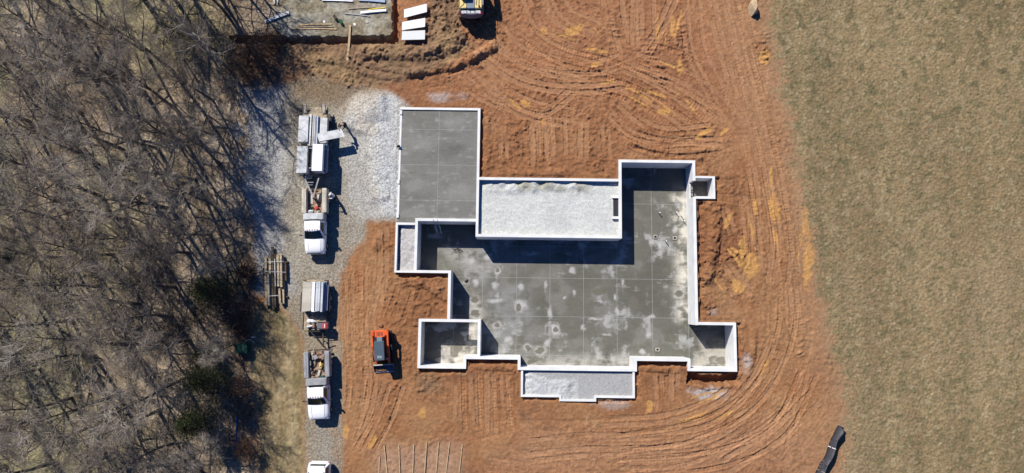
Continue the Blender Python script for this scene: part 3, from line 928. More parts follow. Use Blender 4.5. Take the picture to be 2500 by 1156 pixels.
# keep soil just below the wall tops
near = np.zeros(X.shape, bool)
for x0, x1, y0, y1, zb, zt, lab in WALLS:
    near |= (X > x0 - .25) & (X < x1 + .25) & (Y > y0 - .25) & (Y < y1 + .25)
H = np.where(near, np.minimum(H - .03, .06), H)
padlow = pip(X, Y, UL([(960, 262), (978, 262), (968, 546), (950, 546)]))
H = np.where(padlow, np.minimum(H, .10), H)
for poly, zz in ((BASEMENT, -2.45), (GARAGE, -.5), (CRAWL, -.8), (BAY, -.7), (PORCH, -.8), (WELL, -1.55)):
    H = np.where(pip(X, Y, poly), zz, H)

fc = lambda a: (a[:-1, :-1] + a[1:, 1:] + a[:-1, 1:] + a[1:, :-1]) / 4
FF, FI, FP = fc(forest), fc(field), fc(np.clip(pad * (1 - forest), 0, 1))
mF = FF > .5
mD = (FI > .5) & ~mF
mP = (FP > .5) & ~mF & ~mD
mS = ~(mF | mD | mP)
tag(grid_mesh('ground', X, Y, H, C, M['soil'], mS), 'red clay earth churned by tracks', kind='structure')
tag(grid_mesh('grass_field', X, Y, H, C, M['grass'], mD), 'dormant olive tan grass field', kind='structure')
tag(grid_mesh('gravel_road', X, Y, H, C, M['gravel'], mP), 'grey gravel yard and track', kind='structure')
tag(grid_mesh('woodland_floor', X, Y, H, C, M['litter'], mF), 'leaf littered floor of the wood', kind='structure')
# land beyond, out to the horizon
for nm, mm, col, rects in (('outer_woodland_floor', 'litter', (.19, .16, .10), [(-700, gx[0], -700, 700), (gx[0], -26, gy[-1], 700), (gx[0], -22, -700, gy[0])]),
                           ('outer_field', 'grass', (.225, .19, .105), [(gx[-1], 700, -700, 700), (26, gx[-1], gy[-1], 700), (28, gx[-1], -700, gy[0])]),
                           ('outer_ground', 'soil', (.35, .165, .085), [(-26, 26, gy[-1], 700), (-22, 28, -700, gy[0])])):
    mb = MB()
    for a, b, c, d in rects:
        mb.add([(a, c, 0), (b, c, 0), (b, d, 0), (a, d, 0)], [(0, 1, 2, 3)])
    o = tag(mb.build(nm, M[mm]), kind='structure')
    ca = o.data.color_attributes.new('Col', 'FLOAT_COLOR', 'POINT')
    for q in ca.data:
        q.color = (*col, 1)


def gz(x, y):
    i, j = int(round((x - gx[0]) / GS)), int(round((y - gy[0]) / GS))
    if 0 <= i < len(gx) and 0 <= j < len(gy):
        return float(H[j, i])
    return 0.0



# ------------------------------------------------------------------ foundation
fnd = thing('house_foundation', 'poured concrete house foundation with open basement, garage slab and stone filled bays', 'foundation')
rect_walls(fnd)


def grid(x0, x1, y0, y1, s):
    return np.meshgrid(np.arange(x0, x1 + s / 2, s), np.arange(y0, y1 + s / 2, s))


def face_in(Xa, Ya, poly):
    cx, cy = (Xa[:-1, :-1] + Xa[1:, 1:]) / 2, (Ya[:-1, :-1] + Ya[1:, 1:]) / 2
    return pip(cx, cy, poly)


A, B = grid(-9.45, 21.4, -5.95, 14.4, .055)
wa = A + .25 * fbm(A, B, 1.0, 4, 31)
wb = B + .25 * fbm(A, B, 1.0, 4, 35)
c = np.zeros(A.shape + (3,))
c[:] = (.138, .134, .108)
m1 = fbm(A, B, 3.5, 4, 41)
m2 = fbm(A, B, .9, 5, 45, .6)
m3 = fbm(A * .6, B * 2, .5, 4, 47, .6)
c = mixc(c, (.115, .112, .088), smooth(0, .5, m1))
c = mixc(c, (.215, .205, .18), smooth(0, .45, fbm(A, B, 1.6, 5, 49)) * .6)
m4 = np.maximum(fbm(A * .35, B * 1.6, .8, 5, 53, .65), fbm(A * 1.8, B * .4, .8, 5, 54, .65))
m5 = fbm(A + .5 * m2, B + .5 * m3, 1.5, 5, 57, .62)
dust = smooth(.14, .52, m4 * .30 + .75 * m5 + .25 * m1)
c = mixc(c, (.42, .415, .39), dust * .8)
# bloom along edges and joints, cream patches; right strip also paints in wall-reflected light
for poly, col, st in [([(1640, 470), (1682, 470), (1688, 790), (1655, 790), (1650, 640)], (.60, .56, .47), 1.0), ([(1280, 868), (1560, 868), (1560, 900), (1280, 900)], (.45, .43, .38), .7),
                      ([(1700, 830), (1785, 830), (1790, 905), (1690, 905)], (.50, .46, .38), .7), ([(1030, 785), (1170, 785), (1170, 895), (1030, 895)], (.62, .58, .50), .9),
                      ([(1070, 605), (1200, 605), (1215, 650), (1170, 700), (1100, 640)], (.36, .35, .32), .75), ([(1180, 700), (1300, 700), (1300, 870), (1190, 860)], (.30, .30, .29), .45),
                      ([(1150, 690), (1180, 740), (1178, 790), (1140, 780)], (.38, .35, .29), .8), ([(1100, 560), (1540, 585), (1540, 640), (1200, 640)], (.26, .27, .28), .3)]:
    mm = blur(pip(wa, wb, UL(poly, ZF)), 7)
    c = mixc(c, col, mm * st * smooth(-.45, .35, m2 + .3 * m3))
EFF = [(1210, 698, 9, 14), (1215, 662, 8, 9), (1272, 702, 8, 14), (1270, 745, 26, 14), (1345, 760, 9, 22), (1352, 800, 6, 16), (1505, 758, 7, 16), (1503, 725, 5, 10), (1590, 775, 14, 7), (1378, 727, 6, 6),
       (1400, 712, 8, 12), (1585, 815, 10, 16), (1150, 640, 14, 12), (1190, 628, 10, 8), (1255, 872, 16, 6), (1400, 660, 8, 10), (1425, 800, 8, 10), (1335, 840, 10, 12), (1568, 860, 12, 10), (1240, 830, 12, 14),
       (1610, 600, 6, 14), (1590, 590, 8, 10), (1380, 890, 30, 5), (1160, 690, 8, 10), (1450, 780, 20, 4), (1650, 560, 8, 10), (1210, 735, 30, 8), (1330, 700, 6, 18), (1520, 690, 5, 12), (1480, 820, 18, 5), (1300, 620, 30, 10), (1420, 600, 12, 12)]
for a, b, rx, ry in EFF:
    x, y = U(a, b, ZF)
    d = np.hypot((wa - x) * 25 / rx, (wb - y) * 25 / ry) + .5 * m3 + .6 * m2
    c = mixc(c, (.52, .51, .49), .72 * smooth(1.1, .1, d))
PUD = [(1659, 718, 9, 8, 1), (1265, 752, 6, 9, 1), (1213, 795, 7, 6, 1), (1238, 791, 4, 2, 1), (1318, 855, 10, 8, 1), (1291, 850, 8, 6, 1), (1465, 712, 16, 9, 0), (1160, 765, 10, 11, 1), (1157, 735, 8, 7, 1), (1481, 826, 8, 6, 0), (1461, 745, 10, 6, 0),
       (1294, 887, 7, 5, 0), (1743, 876, 12, 9, 1), (1762, 879, 11, 8, 1), (1105, 588, 9, 14, 0), (1054, 565, 10, 9, 0), (1060, 600, 22, 9, 0), (1058, 830, 26, 24, 0), (1050, 812, 10, 14, 0), (1090, 815, 13, 9, 0), (1118, 828, 16, 12, 0), (1146, 824, 6, 8, 0),
       (1110, 860, 12, 14, 0), (1120, 853, 12, 10, 0), (1050, 868, 24, 14, 0), (1035, 850, 12, 20, 0), (1356, 807, 6, 7, 1), (1395, 745, 9, 8, 0), (1640, 825, 16, 12, 0), (1625, 660, 8, 9, 0), (1755, 845, 8, 5, 0), (1545, 740, 12, 14, 0), (1213, 660, 4, 5, 1), (1200, 770, 5, 5, 0)]
for a, b, rx, ry, halo in PUD:
    x, y = U(a, b, ZF)
    d = np.hypot((wa - x) * 25 / rx, (wb - y) * 25 / ry) + .3 * m3 + .2 * m2
    if halo:
        c = mixc(c, (.48, .46, .42), .6 * smooth(2.3, 1.1, d) * smooth(-.6, .3, m4 + m3))
    inroom = a < 1175 and b > 780
    c = mixc(c, (.18, .165, .13) if inroom or a > 1700 else (.14, .13, .10), .9 * smooth(1.1, .98, d))
c = c * (1 + .10 * m3[..., None])
Zs = np.full(A.shape, ZF)
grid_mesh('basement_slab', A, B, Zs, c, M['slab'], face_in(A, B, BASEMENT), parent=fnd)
A, B = grid(-11.34, -3.45, 7.75, 19.45, .055)
c = np.zeros(A.shape + (3,))
c[:] = (.175, .172, .152)
q1, q2, q3 = fbm(A, B, 2.6, 4, 5), fbm(A, B, .7, 5, 6, .6), fbm(A * .5, B * 2, .5, 4, 8, .6)
c = mixc(c, (.148, .146, .124), smooth(0, .5, q1))
c = mixc(c, (.29, .285, .265), smooth(.05, .55, q2 * .7 + q3 * .5) * .6)
for zx, zy, zr in ((1030, 350, 2.2), (1010, 455, 1.8), (1120, 470, 2.4), (1100, 300, 1.6), (1010, 520, 1.4)):
    x, y = U(zx, zy, .13)
    c = mixc(c, (.26, .255, .235), .55 * smooth(1.1, .2, np.hypot((A - x) / zr, (B - y) / (zr * .45)) + .8 * q2 + .5 * q3))
x, y = U(1110, 365, .13)
c = mixc(c, (.095, .095, .08), .6 * smooth(1.2, .3, np.hypot((A - x) / 1.4, (B - y) / .8) + .3 * q2))
c = mixc(c, (.35, .35, .34), .5 * smooth(.3, .05, B - 8.35) * (A > -9.4) * smooth(-.4, .3, q2))
c = c * (1 + .10 * q3[..., None])
grid_mesh('garage_slab', A, B, np.full(A.shape, .13), c, M['slab'], face_in(A, B, GARAGE), parent=fnd)


def joint(name, segs, z, wd=.030):
    for x0, y0, x1, y1 in segs:
        mb = MB()
        if x0 == x1:
            mb.box(x0 - wd / 2, x0 + wd / 2, y0, y1, z - .02, z + .004)
        else:
            mb.box(x0, x1, y0 - wd / 2, y0 + wd / 2, z - .02, z + .005)
        mb.build(name, M['joint'], fnd)


joint('control_joint', [(-7.45, 8.4, -7.45, 19.27), (-11.17, 17.3, -3.63, 17.3), (-11.17, 13.72, -3.63, 13.72), (-11.17, 10.19, -3.63, 10.19)], .13)
joint('control_joint', [(-2.98, -1.33, -2.98, 6.65), (.43, -4.8, .43, 6.65), (3.78, -5.78, 3.78, 6.65), (7.15, -5.78, 7.15, 6.65), (10.5, -5.78, 10.5, 6.6), (14.04, -4.78, 14.04, 14.2), (17.62, -5.0, 17.62, -1.6), (-5.8, -4.6, -5.8, -1.3)], ZF)
joint('control_joint', [(-5.9, 2.83, 17.58, 2.83), (-5.9, -1.01, 17.58, -1.01), (.9, -4.83, 17.2, -4.83), (10.6, 10.47, 17.58, 10.47), (-2.9, 6.0, 10.5, 6.0)], ZF)


def fill(name, poly, zf, amp, label, lump=None, seed=0, col=(.46, .46, .44), s=.07):
    xs, ys = [p[0] for p in poly], [p[1] for p in poly]
    A, B = grid(min(xs), max(xs), min(ys), max(ys), s)
    f, sz = worley(A, B, .16, seed)
    z = zf + amp * fbm(A, B, 1.4, 4, seed) + .018 * (.5 - f)
    c = np.zeros(A.shape + (3,))
    c[:] = col
    c = mixc(c, [q * .82 for q in col], smooth(-.1, .5, fbm(A, B, 2.2, 4, seed + 3)) * .5)
    if lump:
        z, c = lump(A, B, z, c)
    o = grid_mesh(name, A, B, z, c, M['crushed'], face_in(A, B, poly))
    return tag(o, label, kind='stuff')


def lump_crawl(A, B, z, c):
    k = fbm(A, B, .8, 4, 77)
    d = smooth(10.9, 11.7, B + .35 * fbm(A, B, 1.2, 3, 78)) * smooth(-3.2, -1.8, A) * smooth(8.2, 6.2, A)
    z = z + d * (.12 + .22 * k)
    z = z + .012 * vn(A / .5, B / .25, 12)
    pat = d * smooth(.35, .6, fbm(A, B, 2.2, 3, 79) + .6)
    c = mixc(c, (.33, .32, .24), pat * .8)
    z = z - .06 * smooth(.8, 0, A + 3.4)
    return z, c


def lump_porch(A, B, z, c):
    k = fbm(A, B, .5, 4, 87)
    pale_stone = smooth(6.6, 5.2, A + 1.3 * k) * smooth(-6.8, -7.2, B + .3 * k - .6 * smooth(3.6, 2.2, A + .5 * k))  # paler heaped stone at the lower left, greyer stone elsewhere
    z = z + .10 * pale_stone * (1 + k) - .25 * smooth(1.9, 1.2, A + .4 * k)
    c = mixc(c, (.37, .37, .36), 1 - pale_stone)
    c = mixc(c, (.52, .53, .52), pale_stone * .7)
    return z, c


def lump_bay(A, B, z, c):
    f_ = smooth(0, .45, A + 11.3 + .12 * fbm(A, B, .6, 3, 5))
    return z - .3 * (1 - f_) + .12 * fbm(A, B, .7, 4, 6), c


fill('gravel_fill', CRAWL, -.16, .045, 'pale crushed stone levelled inside the long crawl space bay', lump_crawl, 3, (.57, .575, .54))
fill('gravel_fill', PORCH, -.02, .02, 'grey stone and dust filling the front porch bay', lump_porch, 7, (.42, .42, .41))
fill('gravel_fill', BAY, -.15, .05, 'heaped pale stone in the narrow bay left of the basement', lump_bay, 11, (.48, .46, .44))
fill('gravel_fill', WELL, -1.45, .04, 'dark loose stone on the floor of the window well', None, 13, (.22, .20, .17))

# pipes and boxes cast into the basement floor
for a, b in ((1608, 521), (1649, 520), (1662, 528), (1668, 541), (1624, 590)):
    x, y = U(a, b, ZF)
    mb = MB().tube([(x, y, ZF - .05), (x + .02, y + .01, ZF + .42)], .045, 10, M['greyp'])
    p = mb.build('pipe_stub', None, fnd)
    MB().tube([(x + .02, y + .01, ZF + .42), (x + .02, y + .01, ZF + .47)], .055, 10, M['white']).build('pipe_cap', None, p)
for a, b in ((1600, 579), (1647, 582), (1605, 854)):
    x, y = U(a, b, ZF)
    mb = MB()
    for q in ((-.19, .19, .11, .17), (-.19, .19, -.17, -.11), (-.19, -.13, -.11, .11), (.13, .19, -.11, .11)):
        mb.box(x + q[0], x + q[1], y + q[2], y + q[3], ZF - .02, ZF + .09, M['buff'])
    p = mb.build('drain_box', None, fnd)
    MB().box(x - .13, x + .13, y - .11, y + .11, ZF - .02, ZF + .01, M['plast']).build('drain_opening', None, p)
# window frame in the well opening
mb = MB()
for a in ((10.95, 11.03, -.95, -.05), (12.27, 12.35, -.95, -.05), (11.60, 11.66, -.95, -.05)):
    mb.box(17.70, 17.76, a[0], a[1], a[2], a[3], M['plast'])
mb.box(17.70, 17.76, 10.86, 12.44, -.945, -.88, M['plast'])
mb.build('window_frame', None, fnd)
# dark block standing for the shade in the shaft beside the crawl space wall
mb = MB()
mb.box(9.83, 10.32, 8.84, 10.65, -1.2, -.13, M['plast'])
mb.build('shaft_shade', None, fnd)
# cast-in anchor straps along the garage door side
for a, b in ((979.5, 275), (973, 444), (971, 527)):
    x, y = U(a, b, .2)
    MB().box(x - .13, x + .10, y - .20, y + .20, .10, .24, M['concrete']).build('wall_block', None, fnd)

# ladder
lad = thing('ladder', 'aluminium ladder leaning into the basement from the garage wall', 'ladder', (*U(1074, 572, ZF), ZF))
bx_, by_ = U(1074, 572, ZF)
tx_, ty_ = U(1063, 533, .45)
bx_ -= .0
v0, v1 = Vector((0, 0, 0)), Vector((tx_ - bx_, 8.42 - by_ - .12, .75 - ZF))
sd = Vector((.20, .02, 0))
for k in (-1, 1):
    MB().bar(v0 + sd * k, v1 + sd * k, .035, .08, M['alu']).build('rail', None, lad)
for i in range(1, 10):
    p = v0.lerp(v1, i / 10)
    MB().bar(p - sd, p + sd, .035, .035, M['alu']).build('rung', None, lad)

# ------------------------------------------------------------------ generic placed pieces


def pbox(name, q, zt, zb, m, label, cat, group=None, ch=.01, parent=None):
    """box whose top face covers the rectangle q = (px0, py0, px1, py1) of the survey"""
    ax, ay = U(q[0], q[1], zt)
    bx2, by2 = U(q[2], q[3], zt)
    cx_, cy_ = (ax + bx2) / 2, (ay + by2) / 2
    hw, hl = abs(bx2 - ax) / 2, abs(by2 - ay) / 2
    o = MB().box(-hw, hw, -hl, hl, 0, zt - zb, M[m], ch).build(name, None, parent)
    o.location = (cx_, cy_, zb)
    if not parent:
        tag(o, label, cat, group)
    return o


def quadslab(name, pts, zt, th, m, label, cat, group=None, tilt=0.0):
    P = UL(pts, zt)
    cx_, cy_ = sum(p[0] for p in P) / 4, sum(p[1] for p in P) / 4
    top = [(x - cx_, y - cy_, tilt * (x - cx_)) for x, y in P]
    bot = [(x, y, z - th) for x, y, z in top]
    o = MB().add(bot + top, [(3, 2, 1, 0), (4, 5, 6, 7), (0, 1, 5, 4), (1, 2, 6, 5), (2, 3, 7, 6), (3, 0, 4, 7)], M[m]).build(name)
    o.location = (cx_, cy_, zt)
    return tag(o, label, cat, group)


def plank(name, a, b, wd, th, m, label, cat, group=None, z=None, bow=.01):
    ax, ay = U(*a)
    bx2, by2 = U(*b)
    L = math.hypot(bx2 - ax, by2 - ay)
    an = math.atan2(by2 - ay, bx2 - ax)
    if z is None:
        z = max(gz(ax + (bx2 - ax) * t, ay + (by2 - ay) * t) for t in (0, .15, .3, .5, .7, .85, 1)) + .005
    n = 6
    rings = []
    for i in range(n + 1):
        t = i / n
        x = (t - .5) * L
        yb = bow * L * math.sin(math.pi * t)
        rings.append([(x, yb - wd / 2, 0), (x, yb + wd / 2, 0), (x, yb + wd / 2, th), (x, yb - wd / 2, th)])
    o = MB().loft(rings, M[m]).build(name)
    o.location = ((ax + bx2) / 2, (ay + by2) / 2, z)
    o.rotation_euler = (0, 0, an)
    return tag(o, label, cat, group)


# white boards by the trench
for pts, m, lab in (([(986.4, 43.8), (1042, 29.5), (1041.5, 9.5), (986.4, 23.8)], 'board', 'white foam board farthest from the house, tilted most of the three'),
                    ([(981.2, 73.8), (1037.4, 65.7), (1038.3, 44.2), (982.2, 54.2)], 'board', 'white foam board in the middle of the row of three on bare dirt'),
                    ([(980.3, 98), (1037.2, 96.7), (1037.7, 74.2), (981.6, 77.1)], 'boardg', 'pale grey board nearest the house, lying square below two white ones')):
    quadslab('insulation_board', pts, .50, .10, m, lab, 'board', 'insulation boards lying by the trench')
# odd timber, pipes and scraps on the island of dead grass
plank('plank', (855.5, 63), (848.5, 150), .20, .05, 'wood', 'pale plank laid across the trench as a bridge', 'plank', z=.10)
plank('batten', (727.5, 62.4), (810, 60), .13, .05, 'wood', 'short pale batten, uppermost of three lying together above the trench', 'batten', 'battens above the trench')
plank('batten', (731, 67), (814, 66.5), .09, .05, 'owood', 'greyer thin batten between two paler ones above the trench', 'batten', 'battens above the trench')
plank('batten', (712, 71.6), (822, 72), .13, .05, 'wood', 'longest pale batten, nearest the trench edge', 'batten', 'battens above the trench')
plank('channel', (852, 22.8), (914, 19), .11, .06, 'owood', 'grey brown channel lying above the white bar', 'metal bar', 'bars strewn on the dead grass')
plank('channel', (842, 34), (903.6, 41), .11, .06, 'greyp', 'grey bar sloping down right below the white bar', 'metal bar', 'bars strewn on the dead grass')
plank('bar', (881, 33), (943.5, 27), .24, .14, 'white', 'long white bar with a shaded blue side on dead grass', 'metal bar', 'bars strewn on the dead grass')
plank('strap', (900, 24.7), (940, 20), .08, .06, 'hazard', 'bright yellow strip lying along the white bar', 'strip')
plank('channel', (648.5, 55), (706.6, 32.4), .32, .12, 'galv', 'wide grey metal channel in tree shadow at the edge of the wood', 'metal bar')
plank('pipe', (787, 2), (862, 4.5), .14, .10, 'alu', 'pale pipe at the top edge of the picture, lower of two', 'pipe')
plank('pipe', (779, -2), (855, -1), .14, .10, 'alu', 'pale pipe at the top edge of the picture, upper of two', 'pipe')
plank('channel', (877, 0), (941, 4.5), .34, .14, 'alub', 'dark blue steel panel at the top edge beside the trench corner', 'panel')
plank('channel', (669, -30), (671, 12), .14, .12, 'galv', 'left one of two upright grey bars at the top edge by the trees', 'metal bar')
plank('channel', (678, -30), (679, 10), .12, .12, 'galv', 'right one of two upright grey bars at the top edge by the trees', 'metal bar')
for a, b, m, lab in ((791.7, 53.7, 'board', 'small white scrap above the pale battens'), (866, 60.5, 'board', 'small white scrap right of the plank bridge'), (896, 54.5, 'buff', 'small buff scrap on dead grass left of the trench corner')):
    x, y = U(a, b)
    o = MB().box(-.11, .11, -.13, .13, 0, .035, M[m], .01, rot=.3).build('scrap')
    o.location = (x, y, gz(x, y) + .02)
    tag(o, lab, 'scrap')
for a, b, m, an, lab in ((834, 57, 'green', -.95, 'bright green plastic bottle lying on the dead grass'), (820, 46, 'dwood', -.95, 'dark brown jug lying above the green bottle')):
    x, y = U(a, b)
    t = thing('bottle', lab, 'bottle', (x, y, gz(x, y) + .16), an)
    MB().tube([(-.32, 0, 0), (-.28, 0, 0), (.18, 0, 0), (.26, 0, 0), (.28, 0, 0)], [.10, .15, .15, .07, .05], 12, M[m]).build('body', None, t)
    MB().tube([(.28, 0, 0), (.36, 0, 0)], .055, 10, M['plast']).build('cap', None, t)

# battens at the bottom of the site
BT = [((927, 1116), (924, 1200), 'shortest dark topped batten, leftmost in the row'), ((938, 1086), (950, 1200), 'batten leaning left, second from the left in the row'), ((974, 1086.7), (977, 1200), 'upright batten third from the left in the row'),
      ((1010.6, 1085), (1007, 1200), 'batten fourth from the left in the row'), ((1042, 1079), (1034, 1200), 'batten fifth from the left in the row'), ((1071, 1079), (1060, 1200), 'batten sixth from the left in the row'),
      ((1098, 1079), (1084, 1200), 'crooked batten second from the right in the row'), ((1129, 1084), (1116, 1200), 'batten rightmost in the row at the bottom of the site')]
for k, (a, b, lab) in enumerate(BT):
    plank('batten', a, b, .085, .07, 'wood', 'thin timber ' + lab, 'batten', 'thin battens laid in a row on bare clay', bow=.004 * ((k % 3) - 1))

# old timber stack at the edge of the wood
TM = [((651, 628), (652, 746), .17, 0, 'owood'), ((656, 624), (657.5, 742), .17, 0, 'owood'), ((661.5, 630), (663, 748), .17, 0, 'owood'), ((653.5, 630), (655, 744), .16, .2, 'owood'), ((659, 668), (661, 746), .16, .2, 'owood'),
      ((668, 604), (670, 756), .20, 0, 'dwood'), ((673, 620), (674, 752), .18, 0, 'dwood'), ((680, 622), (682, 702), .17, 0, 'owood'), ((686, 620), (688, 740), .17, 0, 'owood'), ((692.5, 624), (694.5, 742), .17, 0, 'owood'),
      ((683, 624), (684.5, 700), .17, .2, 'owood'), ((690, 622), (691.5, 702), .17, .2, 'owood'), ((686.5, 705), (688.5, 741), .16, .2, 'owood'), ((646, 655), (646.5, 700), .12, 0, 'dwood'), ((699.5, 640), (700.5, 686), .14, 0, 'dwood'), ((676.5, 634), (678, 700), .05, .32, 'galv')]
for k, (a, b, wd, z, m) in enumerate(TM):
    plank('timber_beam', a, b, wd * 1.15, .18, m, 'weathered beam in the stack of old timbers at the edge of the wood', 'timber', 'old timbers stacked at the edge of the wood', z=.16 + z, bow=0)
for k, (a, b, z) in enumerate((((650, 641), (698, 640), .57), ((652, 664), (702, 666), .57), ((652, 724), (684, 722), .50), ((653, 689), (662, 689), .57))):
    plank('strap', a, b, .05, .012, 'galv', ['strap across the top of the old timber stack', 'strap across the middle of the old timber stack', 'strap across the lower left of the old timber stack', 'short strap on the left row of old timbers'][k], 'strap', z=z, bow=0)
for k, (a, b) in enumerate((((645, 640), (704, 640)), ((645, 725), (704, 725)))):
    plank('bearer', a, b, .14, .14, 'dwood', ['bearer under the top end of the old timber stack', 'bearer under the lower end of the old timber stack'][k], 'timber', z=.02, bow=0)

# ------------------------------------------------------------------ vehicles


def ring_sec(y, hw, z0, zb, zt, crown=.04):
    """cross-section of a car body at station y: sill z0, belt zb, top zt"""
    return [(-hw * .93, y, z0), (-hw, y, z0 + .12), (-hw, y, zb - .06), (-hw * .965, y, zb), (-hw * .80, y, zt), (-hw * .4, y, zt + crown * .8), (0, y, zt + crown),
            (hw * .4, y, zt + crown * .8), (hw * .80, y, zt), (hw * .965, y, zb), (hw, y, zb - .06), (hw, y, z0 + .12), (hw * .93, y, z0)]


def wheel(parent, x, y, r, wd, rim='greyp'):
    wv = bpy.data.objects.new('wheel', None)
    COL.objects.link(wv)
    wv.parent = parent
    wv.location = (x, y, r)
    w2 = wd / 2
    MB().tube([(-w2, 0, 0), (-w2 * .8, 0, 0), (w2 * .8, 0, 0), (w2, 0, 0)], [r * .9, r, r, r * .9], 22, M['black']).build('tyre', None, wv, True)
    MB().tube([(-w2 - .012, 0, 0), (-w2 * .5, 0, 0), (w2 * .5, 0, 0), (w2 + .012, 0, 0)], [r * .45, r * .6, r * .6, r * .45], 14, M[rim]).build('rim', None, wv)


def greenhouse(parent, y0, y1, y2, y3, zb, zt, wb, wt, side_windows, rear=True):
    """rear base, rear roof, front roof, windscreen base"""
    def rg(y, hw, z, k):
        return [(-hw, y, z), (-hw * .5, y + k * .7, z), (0, y + k, z), (hw * .5, y + k * .7, z), (hw, y, z)]
    lo_f, hi_f = rg(y3, wb, zb, .10), rg(y2, wt, zt, .08)
    lo_r, hi_r = rg(y0, wb, zb, -.03), rg(y1, wt, zt, -.03)
    hi_r = [(x, y, z) for x, y, z in hi_r]
    vs = lo_f + hi_f + lo_r + hi_r
    fs = [(k, k + 1, 6 + k, 5 + k) for k in range(4)]
    fs += [(11 + k, 10 + k, 15 + k, 16 + k) for k in range(4)]
    fs += [(0, 5, 15, 10), (4, 14, 19, 9)]
    # crowned roof
    mid = [(x, (hi_f[i][1] + hi_r[i][1]) / 2, zt + (.035, .05, .055, .05, .035)[i]) for i, (x, _, _) in enumerate(hi_f)]
    b = len(vs)
    vs += mid
    fs += [(5 + k, 6 + k, b + k + 1, b + k) for k in range(4)] + [(b + k, b + k + 1, 16 + k, 15 + k) for k in range(4)] + [(5, b, 15), (9, 19, b + 4)]
    MB().add(vs, fs, M['white']).build('cab', None, parent)

    def on(q, u0, u1, v0, v1, off):
        q = [Vector(p) for p in q]
        n = (q[1] - q[0]).cross(q[3] - q[0]).normalized()
        f = lambda u, v: q[0].lerp(q[1], u).lerp(q[3].lerp(q[2], u), v)
        c_ = f(.5, .5)
        if n.dot(c_ - Vector((0, (y1 + y2) / 2, (zb + zt) / 2))) < 0:
            n = -n
        return [f(u0, v0) + n * off, f(u1, v0) + n * off, f(u1, v1) + n * off, f(u0, v1) + n * off]
    # windscreen in four curved facets
    mb = MB()
    vv = []
    for k in range(5):
        u = k / 4
        a, c_ = Vector(lo_f[k]), Vector(hi_f[k])
        if k == 0:
            a, c_ = a.lerp(Vector(lo_f[1]), .12), c_.lerp(Vector(hi_f[1]), .12)
        if k == 4:
            a, c_ = a.lerp(Vector(lo_f[3]), .12), c_.lerp(Vector(hi_f[3]), .12)
        d = Vector((0, .012, .012))
        vv += [a.lerp(c_, .06) + d, a.lerp(c_, .93) + d]
    mb.add(vv, [(2 * k, 2 * k + 2, 2 * k + 3, 2 * k + 1) for k in range(4)], M['glass'])
    mb.build('windscreen', None, parent)
    if rear:
        q = on([lo_r[0], lo_r[4], hi_r[4], hi_r[0]], .1, .9, .15, .9, .03)
        MB().add(q, [(0, 1, 2, 3)], M['glass']).build('rear_window', None, parent)
    for sgn in (-1, 1):
        q = [(sgn * wb, y0, zb), (sgn * wb, y3, zb), (sgn * wt, y2, zt), (sgn * wt, y1, zt)]
        for u0, u1 in side_windows:
            MB().add(on(q, u0, u1, .10, .88, .012), [(0, 1, 2, 3)], M['glass']).build('side_window', None, parent)


def front_end(t, yf, hw, dark=True):
    MB().box(-hw * .95, hw * .95, yf - .10, yf + .06, .42, .66, M['chrome'], .04).build('front_bumper', None, t)
    MB().box(-hw * .55, hw * .55, yf - .05, yf + .03, .72, .98, M['plast'], .02).build('grille', None, t)
    for sg in (-1, 1):
        MB().box(sg * hw * .76 - .13, sg * hw * .76 + .13, yf - .14, yf + .005, .74, .98, M['lamp'], .04).build('headlight', None, t)


